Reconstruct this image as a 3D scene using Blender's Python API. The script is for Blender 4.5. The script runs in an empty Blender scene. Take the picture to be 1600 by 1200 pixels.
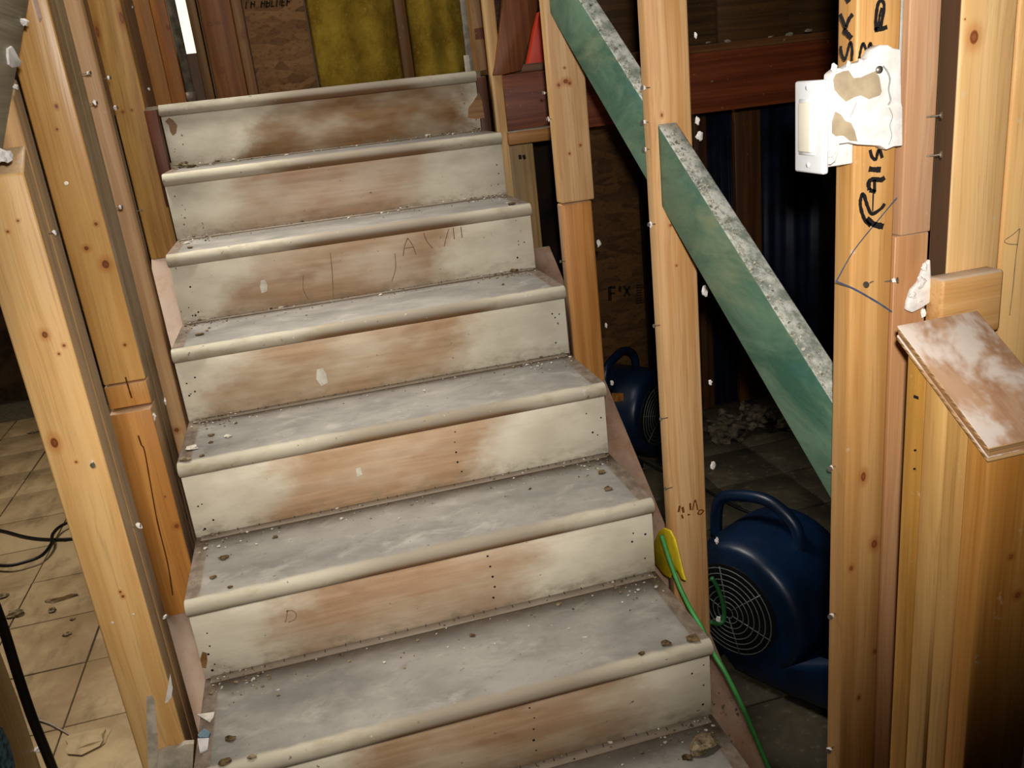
import bpy, bmesh, math, random
import numpy as np
from mathutils import Vector, Matrix
random.seed(7)
S = bpy.context.scene
COL = S.collection

# ------------------------------------------------------------------ camera
FPX = 1350.12
YAW, PIT, ROL = 0.2141, -0.3313, -0.1127
CAM = np.array([0.3596, -2.9426, -0.0568])
_f = np.array([math.sin(YAW)*math.cos(PIT), math.cos(YAW)*math.cos(PIT), math.sin(PIT)])
_r = np.array([math.cos(YAW), -math.sin(YAW), 0.0]); _u = np.cross(_r, _f)
CR = math.cos(ROL)*_r + math.sin(ROL)*_u
CU = -math.sin(ROL)*_r + math.cos(ROL)*_u
CF = _f
cam = bpy.data.cameras.new('camera'); co = bpy.data.objects.new('camera', cam); COL.objects.link(co)
cam.sensor_width = 36; cam.lens = 36*FPX/1600; cam.clip_start = 0.02
M = Matrix(((CR[0], CU[0], -CF[0], CAM[0]), (CR[1], CU[1], -CF[1], CAM[1]), (CR[2], CU[2], -CF[2], CAM[2]), (0, 0, 0, 1)))
co.matrix_world = M
S.camera = co

def at(ax, val, u, v):
    """point of the plane ax=val that shows at photo pixel u,v (surveying helper)"""
    d = CF + CR*(u-800)/FPX - CU*(v-600)/FPX
    i = 'xyz'.index(ax); t = (val-CAM[i])/d[i]
    return CAM + t*d

# ------------------------------------------------------------------ world, lights, exposure
w = bpy.data.worlds.new('world'); S.world = w; w.use_nodes = True
w.node_tree.nodes['Background'].inputs[0].default_value = (0.5, 0.42, 0.34, 1)
w.node_tree.nodes['Background'].inputs[1].default_value = 0.02
S.view_settings.view_transform = 'Standard'; S.view_settings.look = 'None'
S.view_settings.exposure = 0.0; S.view_settings.gamma = 1.0; S.view_settings.use_curve_mapping = False

def light(name, typ, loc, energy, color=(1, 1, 1), target=None, **kw):
    l = bpy.data.lights.new(name, typ); l.energy = energy; l.color = color
    for k, v in kw.items(): setattr(l, k, v)
    o = bpy.data.objects.new(name, l); COL.objects.link(o); o.location = loc
    if target is not None:
        o.rotation_euler = (Vector(target)-Vector(loc)).to_track_quat('-Z', 'Y').to_euler()
    return o
FL = CAM + CU*0.07 + CR*0.02 - CF*0.02
light('flash', 'SPOT', tuple(FL), 122, (1.0, 0.955, 0.89), target=tuple(at('y', -0.9, 860, 120)),
      spot_size=math.radians(98), spot_blend=1.0, shadow_soft_size=0.018)
light('overhead_fill', 'AREA', (0.0, -0.65, 1.5), 16, (1.0, 0.96, 0.89), target=(0.4, -0.9, -0.8), shape='RECTANGLE', size=0.8, size_y=0.8, spread=math.radians(84))  # added unseen area light, stands in for room light from above
light('side_room_fill', 'AREA', (-1.5, 0.75, 1.2), 42, (1.0, 0.9, 0.74), target=(-1.0, 0.6, -1.7), shape='RECTANGLE', size=0.8, size_y=0.8)  # added out-of-view fill that brightens the left-hand floor

light('lower_left_fill', 'SPOT', (0.30, -3.05, 0.30), 92, (1.0, 0.93, 0.82), target=(0.08, -1.5, -1.2), spot_size=math.radians(60), spot_blend=1.0, shadow_soft_size=0.12)  # added spot by the camera, lifts the left stud and lower risers
light('landing_fill', 'AREA', (0.45, 0.15, 1.5), 4.5, (1.0, 0.95, 0.86), target=(0.45, 1.0, 0.1), shape='RECTANGLE', size=0.6, size_y=0.5)  # added unseen fill to brighten the back wall of the landing

# ------------------------------------------------------------------ materials
def lin(c):
    return tuple(((x/255)/12.92 if x/255 <= 0.04045 else ((x/255+0.055)/1.055)**2.4) for x in c) + (1,)

class NT:
    def __init__(s, name, rough=0.7, spec=0.3):
        s.m = bpy.data.materials.new(name); s.m.use_nodes = True
        s.t = s.m.node_tree; s.b = s.t.nodes['Principled BSDF']
        s.b.inputs['Roughness'].default_value = rough
        s.b.inputs['Specular IOR Level'].default_value = spec
    def n(s, typ, **kw):
        x = s.t.nodes.new(typ)
        for k, v in kw.items(): setattr(x, k, v)
        return x
    def l(s, a, b): s.t.links.new(a, b)
    def coords(s, kind='world'):
        if kind == 'world': return s.n('ShaderNodeNewGeometry').outputs['Position']
        return s.n('ShaderNodeTexCoord').outputs['Object']
    def noise(s, vec, scale, detail=3, rough=0.55, dist=0.0):
        mp = s.n('ShaderNodeMapping'); s.l(vec, mp.inputs[0]); mp.inputs['Scale'].default_value = scale
        x = s.n('ShaderNodeTexNoise'); s.l(mp.outputs[0], x.inputs['Vector'])
        x.inputs['Scale'].default_value = 1; x.inputs['Detail'].default_value = detail
        x.inputs['Roughness'].default_value = rough; x.inputs['Distortion'].default_value = dist
        return x.outputs[0]
    def rng(s, v, a, b, c=0.0, d=1.0):
        x = s.n('ShaderNodeMapRange', interpolation_type='SMOOTHSTEP'); s.l(v, x.inputs['Value'])
        for k, q in zip(('From Min', 'From Max', 'To Min', 'To Max'), (a, b, c, d)): x.inputs[k].default_value = q
        return x.outputs[0]
    def mix(s, fac, a, b, mode='MIX'):
        x = s.n('ShaderNodeMix', data_type='RGBA', blend_type=mode)
        if isinstance(fac, (int, float)): x.inputs[0].default_value = fac
        else: s.l(fac, x.inputs[0])
        for sock, c in ((x.inputs[6], a), (x.inputs[7], b)):
            if isinstance(c, tuple): sock.default_value = c
            else: s.l(c, sock)
        return x.outputs[2]
    def math(s, op, a, b=0.0):
        x = s.n('ShaderNodeMath', operation=op)
        for sock, c in ((x.inputs[0], a), (x.inputs[1], b)):
            if isinstance(c, (int, float)): sock.default_value = c
            else: s.l(c, sock)
        return x.outputs[0]
    def bump(s, h, strength=0.3, dist=0.002):
        x = s.n('ShaderNodeBump'); s.l(h, x.inputs['Height'])
        x.inputs['Strength'].default_value = strength; x.inputs['Distance'].default_value = dist
        s.l(x.outputs[0], s.b.inputs['Normal'])
    def col(s, c):
        if isinstance(c, tuple): s.b.inputs['Base Color'].default_value = c
        else: s.l(c, s.b.inputs['Base Color'])

def wood(name, c1, c2, rough=0.5, axis='z', knots=(), dust=0.55, dustc=(176, 164, 148), spec=0.35, stain=0.35, side=None):
    N = NT(name, rough, spec); P = N.coords()
    def sc(al, ac): return {'z': (ac, ac, al), 'x': (al, ac, ac), 'y': (ac, al, ac)}[axis]
    warp = N.noise(P, sc(1.3, 7), 2)
    addv = N.n('ShaderNodeVectorMath', operation='MULTIPLY_ADD')
    N.l(warp, addv.inputs[0]); addv.inputs[1].default_value = (0.05, 0.05, 0.05); N.l(P, addv.inputs[2])
    PW = addv.outputs[0]
    g1 = N.rng(N.noise(PW, sc(0.9, 42), 3, 0.6), 0.36, 0.66)
    g2 = N.noise(PW, sc(5, 260), 2, 0.6)
    c = N.mix(g1, lin(c1), lin(c2))
    c = N.mix(N.rng(g2, 0.5, 0.75, 0, 0.35), c, lin(tuple(x*0.72 for x in c2)))
    st = N.rng(N.noise(P, sc(2.2, 9), 4, 0.6), 0.5, 0.78, 0, stain)
    c = N.mix(st, c, lin((c2[0]*0.80, c2[1]*0.70, c2[2]*0.55)))
    sp = N.rng(N.noise(P, (38, 38, 38), 4, 0.7), 0.66, 0.74, 0, 0.5)
    c = N.mix(sp, c, lin((196, 176, 146)))
    for (kp, r, el) in knots:
        s1 = N.n('ShaderNodeVectorMath', operation='SUBTRACT'); N.l(P, s1.inputs[0]); s1.inputs[1].default_value = tuple(kp)
        s2 = N.n('ShaderNodeVectorMath', operation='MULTIPLY'); N.l(s1.outputs[0], s2.inputs[0])
        s2.inputs[1].default_value = (1/r, 0.3/r, 1/(r*el))
        s3 = N.n('ShaderNodeVectorMath', operation='LENGTH'); N.l(s2.outputs[0], s3.inputs[0])
        d = s3.outputs[1]
        c = N.mix(N.rng(d, 0.9, 3.0, 0.55, 0), c, lin((c2[0]*0.86, c2[1]*0.66, c2[2]*0.45)))
        c = N.mix(N.rng(d, 0.75, 1.1, 1, 0), c, lin((122, 66, 34)))
        c = N.mix(N.rng(d, 0.3, 0.6, 0.5, 0), c, lin((160, 96, 56)))
    if side:
        sn = N.n('ShaderNodeSeparateXYZ'); sg_ = N.n('ShaderNodeNewGeometry'); N.l(sg_.outputs['Normal'], sn.inputs[0])
        sm = N.rng(sn.outputs[0], 0.75*side[0], 0.92*side[0], 0, 1) if side[0] > 0 else N.rng(N.math('MULTIPLY', sn.outputs[0], -1.0), 0.75, 0.92, 0, 1)
        pat = N.mix(N.rng(N.noise(P, (9, 30, 3), 4, .6), .4, .65), lin(side[1]), lin(tuple(q*.8 for q in side[1])))
        c = N.mix(N.math('MULTIPLY', sm, side[2]), c, pat)
    if dust:
        nz = N.n('ShaderNodeSeparateXYZ'); gg = N.n('ShaderNodeNewGeometry'); N.l(gg.outputs['Normal'], nz.inputs[0])
        dn = N.math('MULTIPLY', N.rng(nz.outputs[2], 0.35, 0.8), N.rng(N.noise(P, (14, 14, 14), 4, 0.65), 0.3, 0.62, 0.35, 1.0))
        c = N.mix(N.math('MULTIPLY', dn, dust), c, lin(dustc))
    N.col(c); N.bump(N.math('ADD', N.math('MULTIPLY', g2, 0.7), g1), 0.22, 0.0012)
    return N.m

def plain(name, rgb, rough=0.6, spec=0.3, var=0.12, scale=40, bump=0.1, metal=0.0):
    N = NT(name, rough, spec); P = N.coords()
    n = N.noise(P, (scale,)*3, 4, 0.6)
    N.col(N.mix(N.rng(n, 0.35, 0.7), lin(rgb), lin(tuple(x*(1-var*1.6) for x in rgb))))
    N.b.inputs['Metallic'].default_value = metal
    if bump: N.bump(n, bump, 0.002)
    return N.m

def paint_stair_riser(name, a, b, sl, sr, raw=(176, 132, 96), seed=0.0, top=0.0):
    """dirty white paint at both ends, worn to bare wood between x=a and x=b (metres along the riser)"""
    N = NT(name, 0.62, 0.3); P = N.coords('obj')
    mp = N.n('ShaderNodeMapping'); N.l(P, mp.inputs[0]); mp.inputs['Location'].default_value = (seed, seed*1.7, seed*.6)
    Q = mp.outputs[0]
    sep = N.n('ShaderNodeSeparateXYZ'); N.l(P, sep.inputs[0]); x, z = sep.outputs[0], sep.outputs[2]
    nz = N.math('MULTIPLY', N.math('SUBTRACT', N.noise(Q, (7, 7, 12), 4, 0.6), 0.5), 0.24)
    xl = N.math('ADD', N.math('ADD', x, nz), N.math('MULTIPLY', z, -sl))
    xr = N.math('ADD', N.math('ADD', x, nz), N.math('MULTIPLY', z, -sr))
    ml = N.rng(xl, a-0.045, a+0.075); mr = N.rng(xr, b-0.07, b+0.05, 1, 0)
    m = N.math('MULTIPLY', ml, mr)
    blot = N.rng(N.noise(Q, (4, 4, 9), 3, 0.55), 0.36, 0.70, 1.0, 0.55)
    m = N.math('MULTIPLY', m, blot)
    grain = N.rng(N.noise(Q, (3, 60, 60), 3, 0.65, 0.4), 0.35, 0.7)
    rawc = N.mix(grain, lin(raw), lin((raw[0]*1.10, raw[1]*1.12, raw[2]*1.16)))
    rawc = N.mix(N.rng(N.noise(Q, (9, 9, 22), 3), 0.55, 0.75, 0, 0.6), rawc, lin((raw[0]*.86, raw[1]*.74, raw[2]*.62)))
    paint = N.mix(N.rng(N.noise(Q, (5, 5, 11), 4, 0.6), 0.35, 0.7), lin((230, 222, 202)), lin((206, 197, 176)))
    c = N.mix(m, paint, rawc)
    # grime near the foot
    gr = N.math('MULTIPLY', N.rng(z, -0.155, -0.10, 1, 0), N.rng(N.noise(Q, (22, 22, 40), 4, 0.7), 0.42, 0.7, 0, 0.6))
    c = N.mix(gr, c, lin((136, 124, 100)))
    spk = N.rng(N.noise(Q, (75, 75, 75), 2, 0.5), 0.735, 0.77, 0, 0.75)
    c = N.mix(spk, c, lin((92, 80, 58)))
    if top:
        bw = N.rng(N.noise(Q, (6, 6, 9), 3), 0.4, 0.6, 0.3, 1)
        c = N.mix(N.math('MULTIPLY', bw, top), c, lin((128, 100, 62)))
    N.col(c); N.bump(N.math('ADD', grain, N.noise(Q, (90, 90, 90), 2)), 0.18, 0.001)
    return N.m

def paint_tread(name, seed, tone=1.0):
    N = NT(name, 0.66, 0.25); P = N.coords('obj')
    mp = N.n('ShaderNodeMapping'); N.l(P, mp.inputs[0]); mp.inputs['Location'].default_value = (seed, seed*.7, 0)
    Q = mp.outputs[0]
    sep = N.n('ShaderNodeSeparateXYZ'); N.l(P, sep.inputs[0]); x, y, z = sep.outputs
    g = tuple(v*tone for v in (156, 151, 143)); g2 = tuple(v*tone for v in (127, 123, 117))
    c = N.mix(N.rng(N.noise(Q, (6, 9, 6), 5, 0.62), 0.34, 0.72), lin(g), lin(g2))
    c = N.mix(N.rng(N.noise(Q, (10, 16, 10), 5, 0.65, 0.6), 0.5, 0.72, 0, 0.5), c, lin((182, 176, 166)))
    c = N.mix(N.rng(N.noise(Q, (26, 30, 26), 5, 0.75), 0.56, 0.70, 0, 0.45), c, lin((118, 110, 98)))
    # scuffed nosing: off-white at the ends, brown where feet wore it
    wear = N.math('MULTIPLY', N.rng(x, 0.2, 0.45), N.rng(x, 0.68, 0.9, 1, 0))
    nos = N.mix(wear, lin((192, 184, 164)), lin((146, 134, 118)))
    nos = N.mix(N.rng(N.noise(Q, (16, 30, 30), 4, 0.6), 0.48, 0.7, 0, 0.45), nos, lin((150, 134, 104)))
    nose_m = N.rng(N.math('ADD', y, N.math('MULTIPLY', N.math('SUBTRACT', N.noise(Q, (14, 14, 14), 3), 0.5), 0.02)), 0.012, 0.026, 1, 0)
    c = N.mix(nose_m, c, nos)
    # under-nose edge worn to dark wood in the middle
    und = N.math('MULTIPLY', N.rng(z, -0.026, -0.014, 1, 0), N.rng(wear, 0.2, 0.8, 0.25, 0.95))
    c = N.mix(und, c, lin((116, 84, 54)))
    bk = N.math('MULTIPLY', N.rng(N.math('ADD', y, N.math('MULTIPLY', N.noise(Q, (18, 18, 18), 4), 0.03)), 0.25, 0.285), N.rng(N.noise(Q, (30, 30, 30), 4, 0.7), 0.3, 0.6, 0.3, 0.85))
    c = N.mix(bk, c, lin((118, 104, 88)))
    # bare bands where trim stood at each end
    e = N.math('MAXIMUM', N.rng(x, 0.026, 0.032, 1, 0), N.rng(x, 0.964, 0.970))
    e = N.math('MULTIPLY', e, N.rng(y, 0.018, 0.022))
    c = N.mix(e, c, N.mix(N.rng(N.noise(Q, (40, 25, 40), 4, 0.7), 0.35, 0.65), lin((108, 93, 80)), lin((140, 126, 112))))
    spk = N.rng(N.noise(Q, (60, 60, 60), 2, 0.5), 0.70, 0.745, 0, 0.7)
    c = N.mix(spk, c, lin((104, 92, 72)))
    wsp = N.rng(N.noise(Q, (44, 52, 44), 3, 0.6), 0.70, 0.74, 0, 0.8)
    c = N.mix(wsp, c, lin((206, 200, 188)))
    N.col(c); N.bump(N.noise(Q, (120, 120, 120), 3), 0.25, 0.0012)
    return N.m

def K(y, lst):  # knots on the plane y, from surveyed points
    return [(at('y', y, u, v), r, el) for u, v, r, el in lst]

# ------------------------------------------------------------------ mesh helpers
def obj(name, bm, mat, parent=None, loc=(0, 0, 0), smooth=False, bev=0.0, seg=2):
    bmesh.ops.recalc_face_normals(bm, faces=bm.faces)
    if bev:
        ed = [e for e in bm.edges if len(e.link_faces) == 2 and e.calc_face_angle(0) > 0.6]
        bmesh.ops.bevel(bm, geom=ed, offset=bev, segments=seg, affect='EDGES', profile=0.5)
    me = bpy.data.meshes.new(name); bm.to_mesh(me); bm.free()
    me.materials.append(mat)
    if smooth or bev:
        for p in me.polygons: p.use_smooth = True
        if bev and not smooth:
            try: me.set_sharp_from_angle(angle=math.radians(50))
            except Exception: pass
    o = bpy.data.objects.new(name, me); COL.objects.link(o); o.location = loc
    if parent is not None: o.parent = parent
    return o

def tag(o, label=None, cat=None, group=None, kind=None):
    if label: o['label'] = label
    if cat: o['category'] = cat
    if group: o['group'] = group
    if kind: o['kind'] = kind
    return o

def empty(name, loc, label=None, cat=None, group=None, kind=None):
    o = bpy.data.objects.new(name, None); COL.objects.link(o); o.location = loc; o.empty_display_size = 0.05
    return tag(o, label, cat, group, kind)

def bx(bm, x0, x1, y0, y1, z0, z1, dz=0.0, dz0=None):
    """box; dz raises the back (y1) top edge, dz0 the back bottom edge"""
    if dz0 is None: dz0 = dz
    v = [bm.verts.new(p) for p in ((x0, y0, z0), (x1, y0, z0), (x1, y1, z0+dz0), (x0, y1, z0+dz0), (x0, y0, z1), (x1, y0, z1), (x1, y1, z1+dz), (x0, y1, z1+dz))]
    for f in ((0, 3, 2, 1), (4, 5, 6, 7), (0, 1, 5, 4), (1, 2, 6, 5), (2, 3, 7, 6), (3, 0, 4, 7)): bm.faces.new([v[i] for i in f])
    return bm

def box(name, x0, x1, y0, y1, z0, z1, mat, parent=None, bev=0.002, dz=0.0, dz0=None, local=True, seg=2):
    off = np.zeros(3)
    if local: off = np.array([(x0+x1)/2, (y0+y1)/2, min(z0, z0+(dz if dz0 is None else dz0))])
    bm = bmesh.new(); bx(bm, x0-off[0], x1-off[0], y0-off[1], y1-off[1], z0-off[2], z1-off[2], dz, dz0)
    return place(obj(name, bm, mat, None, tuple(off), bev=bev, seg=seg), parent)

def place(o, parent):
    """parent o keeping its world placement (parents are only translated/rotated about z)"""
    if parent is None: return o
    o.parent = parent
    pm = Matrix.Translation(parent.location) @ parent.rotation_euler.to_matrix().to_4x4()
    if parent.parent is not None:
        g = parent.parent
        pm = Matrix.Translation(g.location) @ g.rotation_euler.to_matrix().to_4x4() @ pm
    wm = Matrix.Translation(o.location) @ o.rotation_euler.to_matrix().to_4x4()
    o.matrix_basis = pm.inverted() @ wm
    return o

def poly(name, pts, vec, mat, parent=None, bev=0.0, smooth=False):
    """extrude the polygon pts (world points) by vec"""
    pts = [Vector(p) for p in pts]; c = sum(pts, Vector())/len(pts); vec = Vector(vec)
    bm = bmesh.new()
    a = [bm.verts.new(p-c) for p in pts]; b = [bm.verts.new(p-c+vec) for p in pts]
    n = len(pts); bm.faces.new(a); bm.faces.new(b[::-1])
    for i in range(n): bm.faces.new([a[i], b[i], b[(i+1) % n], a[(i+1) % n]])
    return place(obj(name, bm, mat, None, tuple(c), bev=bev, smooth=smooth), parent)

def pxpoly(name, ax, val, px, th, mat, parent=None, bev=0.0):
    v = {'x': (-1, 0, 0), 'y': (0, -1, 0), 'z': (0, 0, 1)}[ax]
    if ax == 'x' and CAM[0] > val: v = (1, 0, 0)
    return poly(name, [at(ax, val, u, w_) for u, w_ in px], Vector(v)*th, mat, parent, bev)

def tube_bm(bm, pts, r, n=8, closed=False, flat=1.0):
    P = [Vector(p) for p in pts]; L = len(P); rings = []
    up = Vector((0, 0, 1)); prev = None
    for i in range(L):
        a = P[(i-1) % L] if (closed or i > 0) else P[i]; b = P[(i+1) % L] if (closed or i < L-1) else P[i]
        t = (b-a).normalized()
        if prev is None:
            s = t.cross(up) if abs(t.dot(up)) < 0.95 else t.cross(Vector((1, 0, 0)))
        else: s = prev - t*prev.dot(t)
        s.normalize(); prev = s; q = t.cross(s)
        rr = r[i] if isinstance(r, (list, tuple)) else r
        rings.append([bm.verts.new(P[i]+s*math.cos(k*2*math.pi/n)*rr+q*math.sin(k*2*math.pi/n)*rr*flat) for k in range(n)])
    for i in range(L if closed else L-1):
        A, B = rings[i], rings[(i+1) % L]
        for k in range(n): bm.faces.new([A[k], A[(k+1) % n], B[(k+1) % n], B[k]])
    if not closed:
        bm.faces.new(rings[0][::-1]); bm.faces.new(rings[-1])
    return bm

def smooth_path(pts, k=8):
    P = [np.array(p, float) for p in pts]; out = []
    for i in range(len(P)-1):
        p0 = P[max(i-1, 0)]; p1 = P[i]; p2 = P[i+1]; p3 = P[min(i+2, len(P)-1)]
        for j in range(k):
            t = j/k
            out.append(0.5*((2*p1)+(-p0+p2)*t+(2*p0-5*p1+4*p2-p3)*t*t+(-p0+3*p1-3*p2+p3)*t**3))
    out.append(P[-1]); return [tuple(p) for p in out]

def tube(name, pts, r, mat, parent=None, n=8, closed=False, k=8, flat=1.0):
    pp = smooth_path(pts, k) if k > 1 else pts
    c = np.mean(np.array(pp), axis=0)
    bm = tube_bm(bmesh.new(), [tuple(np.array(p)-c) for p in pp], r, n, closed, flat)
    return place(obj(name, bm, mat, None, tuple(c), smooth=True), parent)

def ribbon(bm, pts, wd, nrm, off=0.0006):
    """marker stroke: a thin flat strip on a face with normal nrm"""
    P = [Vector(p) for p in pts]; N_ = Vector(nrm); n = len(P); A = []; B = []
    for i in range(n):
        t = (P[min(i+1, n-1)]-P[max(i-1, 0)]).normalized(); s = t.cross(N_).normalized()
        w_ = wd*(0.8+0.3*random.random())/2
        A.append(bm.verts.new(P[i]+s*w_+N_*off)); B.append(bm.verts.new(P[i]-s*w_+N_*off))
    for i in range(n-1): bm.faces.new([A[i], A[i+1], B[i+1], B[i]])

def writing(name, ax, val, strokes, mat, parent, label=None):
    nrm = {'x': (-1, 0, 0), 'y': (0, -1, 0)}[ax]
    if ax == 'x' and CAM[0] > val: nrm = (1, 0, 0)
    bm = bmesh.new(); allp = [at(ax, val, u, v) for w_, st in strokes for u, v in st]; c = np.mean(np.array(allp), axis=0)
    for w_, st in strokes:
        pts = [tuple(at(ax, val, u, v)-c) for u, v in st]
        if len(pts) > 2: pts = smooth_path(pts, 5)
        ppm = np.linalg.norm(at(ax, val, st[0][0]+1, st[0][1])-at(ax, val, *st[0]))
        ribbon(bm, pts, w_*ppm, nrm)
    o = place(obj(name, bm, mat, None, tuple(c)), parent)
    if label: o['label'] = label
    if name in ('pencil_mark', 'nail_holes', 'printing', 'stamp'): o['kind'] = 'stuff'
    return o

def lump_bm(bm, c, r, seed, sq=(1, 1, 1), sub=2, amp=0.55):
    rnd = random.Random(seed)
    res = bmesh.ops.create_icosphere(bm, subdivisions=sub, radius=1)
    ph = [rnd.uniform(0, 6.28) for _ in range(6)]
    for v in res['verts']:
        p = v.co; k = 1+amp*(0.5*math.sin(3.1*p.x+ph[0])*math.sin(2.7*p.y+ph[1])+0.35*math.sin(5.3*p.z+ph[2]+2*p.x)+0.3*math.sin(7*p.y+ph[3])*math.cos(6*p.z+ph[4]))+rnd.uniform(-.12, .12)
        v.co = Vector((p.x*k*sq[0]*r+c[0], p.y*k*sq[1]*r+c[1], p.z*k*sq[2]*r+c[2]))

def lump(name, loc, r, mat, parent=None, seed=0, sq=(1, 1, 1), sub=2):
    bm = bmesh.new(); lump_bm(bm, (0, 0, 0), r, seed, sq, sub)
    return place(obj(name, bm, mat, None, tuple(loc)), parent)

# ------------------------------------------------------------------ dimensions
RISE, RUN, W, OV, TH = 0.19, 0.268, 0.998, 0.0219, 0.035
SLOPE = RISE/RUN
FLOOR = -1.70
LX0, LX1 = -0.129, -0.040      # left stud wall
RX0, RX1 = 1.040, 1.129        # right stud wall
def plateL(y): return SLOPE*y-0.485
def plateR(y): return SLOPE*y-0.41

# common materials
GOLD = ((226, 176, 104), (206, 150, 78))
m_lum = wood('pine_gold', *GOLD)
m_lum2 = wood('pine_pale', (214, 176, 122), (190, 146, 92), stain=0.25)
m_side = wood('pine_grey_side', (158, 134, 98), (132, 108, 74), stain=0.4)
m_brown = wood('stained_brown', (176, 134, 96), (150, 108, 72), stain=0.4)
m_red = wood('red_brown_beam', (132, 66, 34), (104, 46, 22), axis='x', stain=0.4, dust=0.7, dustc=(120, 104, 84))
m_redz = wood('red_brown_board', (128, 74, 38), (100, 50, 24), stain=0.4)
m_plaster = plain('plaster_white', (232, 226, 220), 0.85, 0.15, 0.06, 60, 0.3)
m_pink = wood('dusty_plate', (170, 140, 112), (148, 116, 90), axis='y', dust=0.8, dustc=(172, 150, 134))
m_steel = plain('nail_steel', (150, 142, 130), 0.4, 0.5, 0.2, 90, 0.0, 0.7)
m_ink = plain('black_marker', (26, 24, 24), 0.7, 0.2, 0.1, 90, 0)
m_pencil = plain('pencil_line', (140, 118, 92), 0.8, 0.1, 0.1, 90, 0)
m_blue_line = plain('blue_chalk_line', (70, 84, 104), 0.8, 0.1, 0.1, 90, 0)

# nails: one shared mesh per kind
def nail_mesh():
    bm = bmesh.new()
    tube_bm(bm, [(0, 0, 0), (0, 0, 0.018)], 0.0011, 6); tube_bm(bm, [(0, 0, 0.018), (0, 0, 0.0195)], 0.0042, 10)
    me = bpy.data.meshes.new('nail'); bm.to_mesh(me); bm.free(); me.materials.append(m_steel); return me
NAIL = nail_mesh()
def nail(parent, ax, val, u, v, d, plaster=0.0, bury=0.004):
    """drywall nail standing out of a face towards d, with an optional crumb of plaster on it"""
    p = at(ax, val, u, v); d = Vector(d).normalized()
    o = bpy.data.objects.new('nail', NAIL); COL.objects.link(o)
    o.location = Vector(p)-d*bury; o.rotation_euler = d.to_track_quat('Z', 'Y').to_euler(); place(o, parent)
    if plaster:
        lump('plaster_crumb', tuple(Vector(p)+d*(0.010)), plaster, m_plaster, parent, seed=int(u*7+v), sq=(1, .8, 1.2), sub=1)
    return o

# ------------------------------------------------------------------ the shell
def tiles():
    N = NT('floor_tile_dusty', 0.7, 0.3); P = N.coords()
    c = N.mix(N.rng(N.noise(P, (2.5, 2.5, 2), 5, 0.65, 0.5), 0.35, 0.68), lin((190, 166, 128)), lin((150, 124, 90)))
    c = N.mix(N.rng(N.noise(P, (11, 4, 3), 4, 0.65), 0.5, 0.72, 0, 0.5), c, lin((102, 84, 58)))
    N.col(c); N.bump(N.noise(P, (18, 18, 18), 4), 0.4, 0.004)
    return N.m
m_tile = tiles()
def slate():
    N = NT('floor_tile_slate', 0.6, 0.3); P = N.coords()
    c = N.mix(N.rng(N.noise(P, (5, 5, 2), 5, 0.65, 0.5), 0.35, 0.68), lin((84, 76, 58)), lin((58, 54, 44)))
    c = N.mix(N.rng(N.noise(P, (30, 34, 3), 4, 0.7), 0.56, 0.68, 0, 0.5), c, lin((122, 116, 100)))
    N.col(c); N.bump(N.noise(P, (22, 22, 22), 4), 0.4, 0.003)
    return N.m
m_slate = slate()
m_grout = plain('floor_grout', (104, 94, 76), 0.9, 0.1)
floor = box('floor', -2.8, 2.8, -4.0, 3.2, FLOOR-0.1, FLOOR-0.006, m_grout, bev=0); tag(floor, kind='structure')
rt = random.Random(3)
def tile_field(xs, ys, t, mat):
    bm = bmesh.new(); bx(bm, -t/2+.003, t/2-.003, -t/2+.003, t/2-.003, -0.006, 0.004)
    ref = obj('floor_tile', bm, mat, None, bev=0.0015, seg=1); first = True
    for y in ys:
        for x in xs:
            o = ref if first else ref.copy()
            if not first: COL.objects.link(o)
            first = False
            o.location = (x, y, FLOOR-0.002+rt.uniform(-.0015, .0015)); o.parent = None; place(o, floor)
tile_field([-0.42-0.33*i for i in range(7)], [-1.05+0.33*j for j in range(12)], 0.33, m_tile)
tile_field([1.36+0.3*i for i in range(5)], [-1.65+0.3*j for j in range(9)], 0.30, m_slate)

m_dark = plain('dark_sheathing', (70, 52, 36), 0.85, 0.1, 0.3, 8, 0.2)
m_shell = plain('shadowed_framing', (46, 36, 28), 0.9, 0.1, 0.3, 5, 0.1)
tag(box('wall_left', -2.86, -2.8, -4.0, 3.2, FLOOR, 1.6, m_dark, bev=0), kind='structure')
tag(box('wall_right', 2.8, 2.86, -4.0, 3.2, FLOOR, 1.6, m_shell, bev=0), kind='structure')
tag(box('wall_front', -2.8, 2.8, -4.06, -4.0, FLOOR, 1.6, m_dark, bev=0), kind='structure')
tag(box('ceiling', -2.86, 2.86, -4.06, 3.2, 1.6, 1.66, m_dark, bev=0), kind='structure')
tag(box('wall_far', -2.8, -0.14, 3.2, 3.26, FLOOR, 1.6, m_dark, bev=0), kind='structure')

# back wall of the landing: sheathing with a daylight gap
YB = 1.0
wb = empty('wall_back', (0.5, YB+0.1, 0), kind='structure')
xs0, xs1 = at('y', YB+.1, 287, 60)[0]-.004, at('y', YB+.1, 303, 60)[0]
zs = at('y', YB+.1, 295, 84)[2]
m_sheath = wood('back_sheathing', (124, 86, 48), (98, 64, 34), stain=0.5)
box('panel', -0.6, xs0, YB+.10, YB+.12, 0.0, 1.6, m_sheath, wb, bev=0)
box('panel', xs0, xs1, YB+.10, YB+.12, 0.0, zs, m_sheath, wb, bev=0)
box('panel', xs1, 1.6, YB+.10, YB+.12, 0.0, 1.6, m_sheath, wb, bev=0)
def emis(name, rgb, st):
    m = bpy.data.materials.new(name); m.use_nodes = True; t = m.node_tree
    b = t.nodes['Principled BSDF']; b.inputs['Base Color'].default_value = lin(rgb)
    b.inputs['Emission Color'].default_value = lin(rgb); b.inputs['Emission Strength'].default_value = st
    return m
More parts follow.
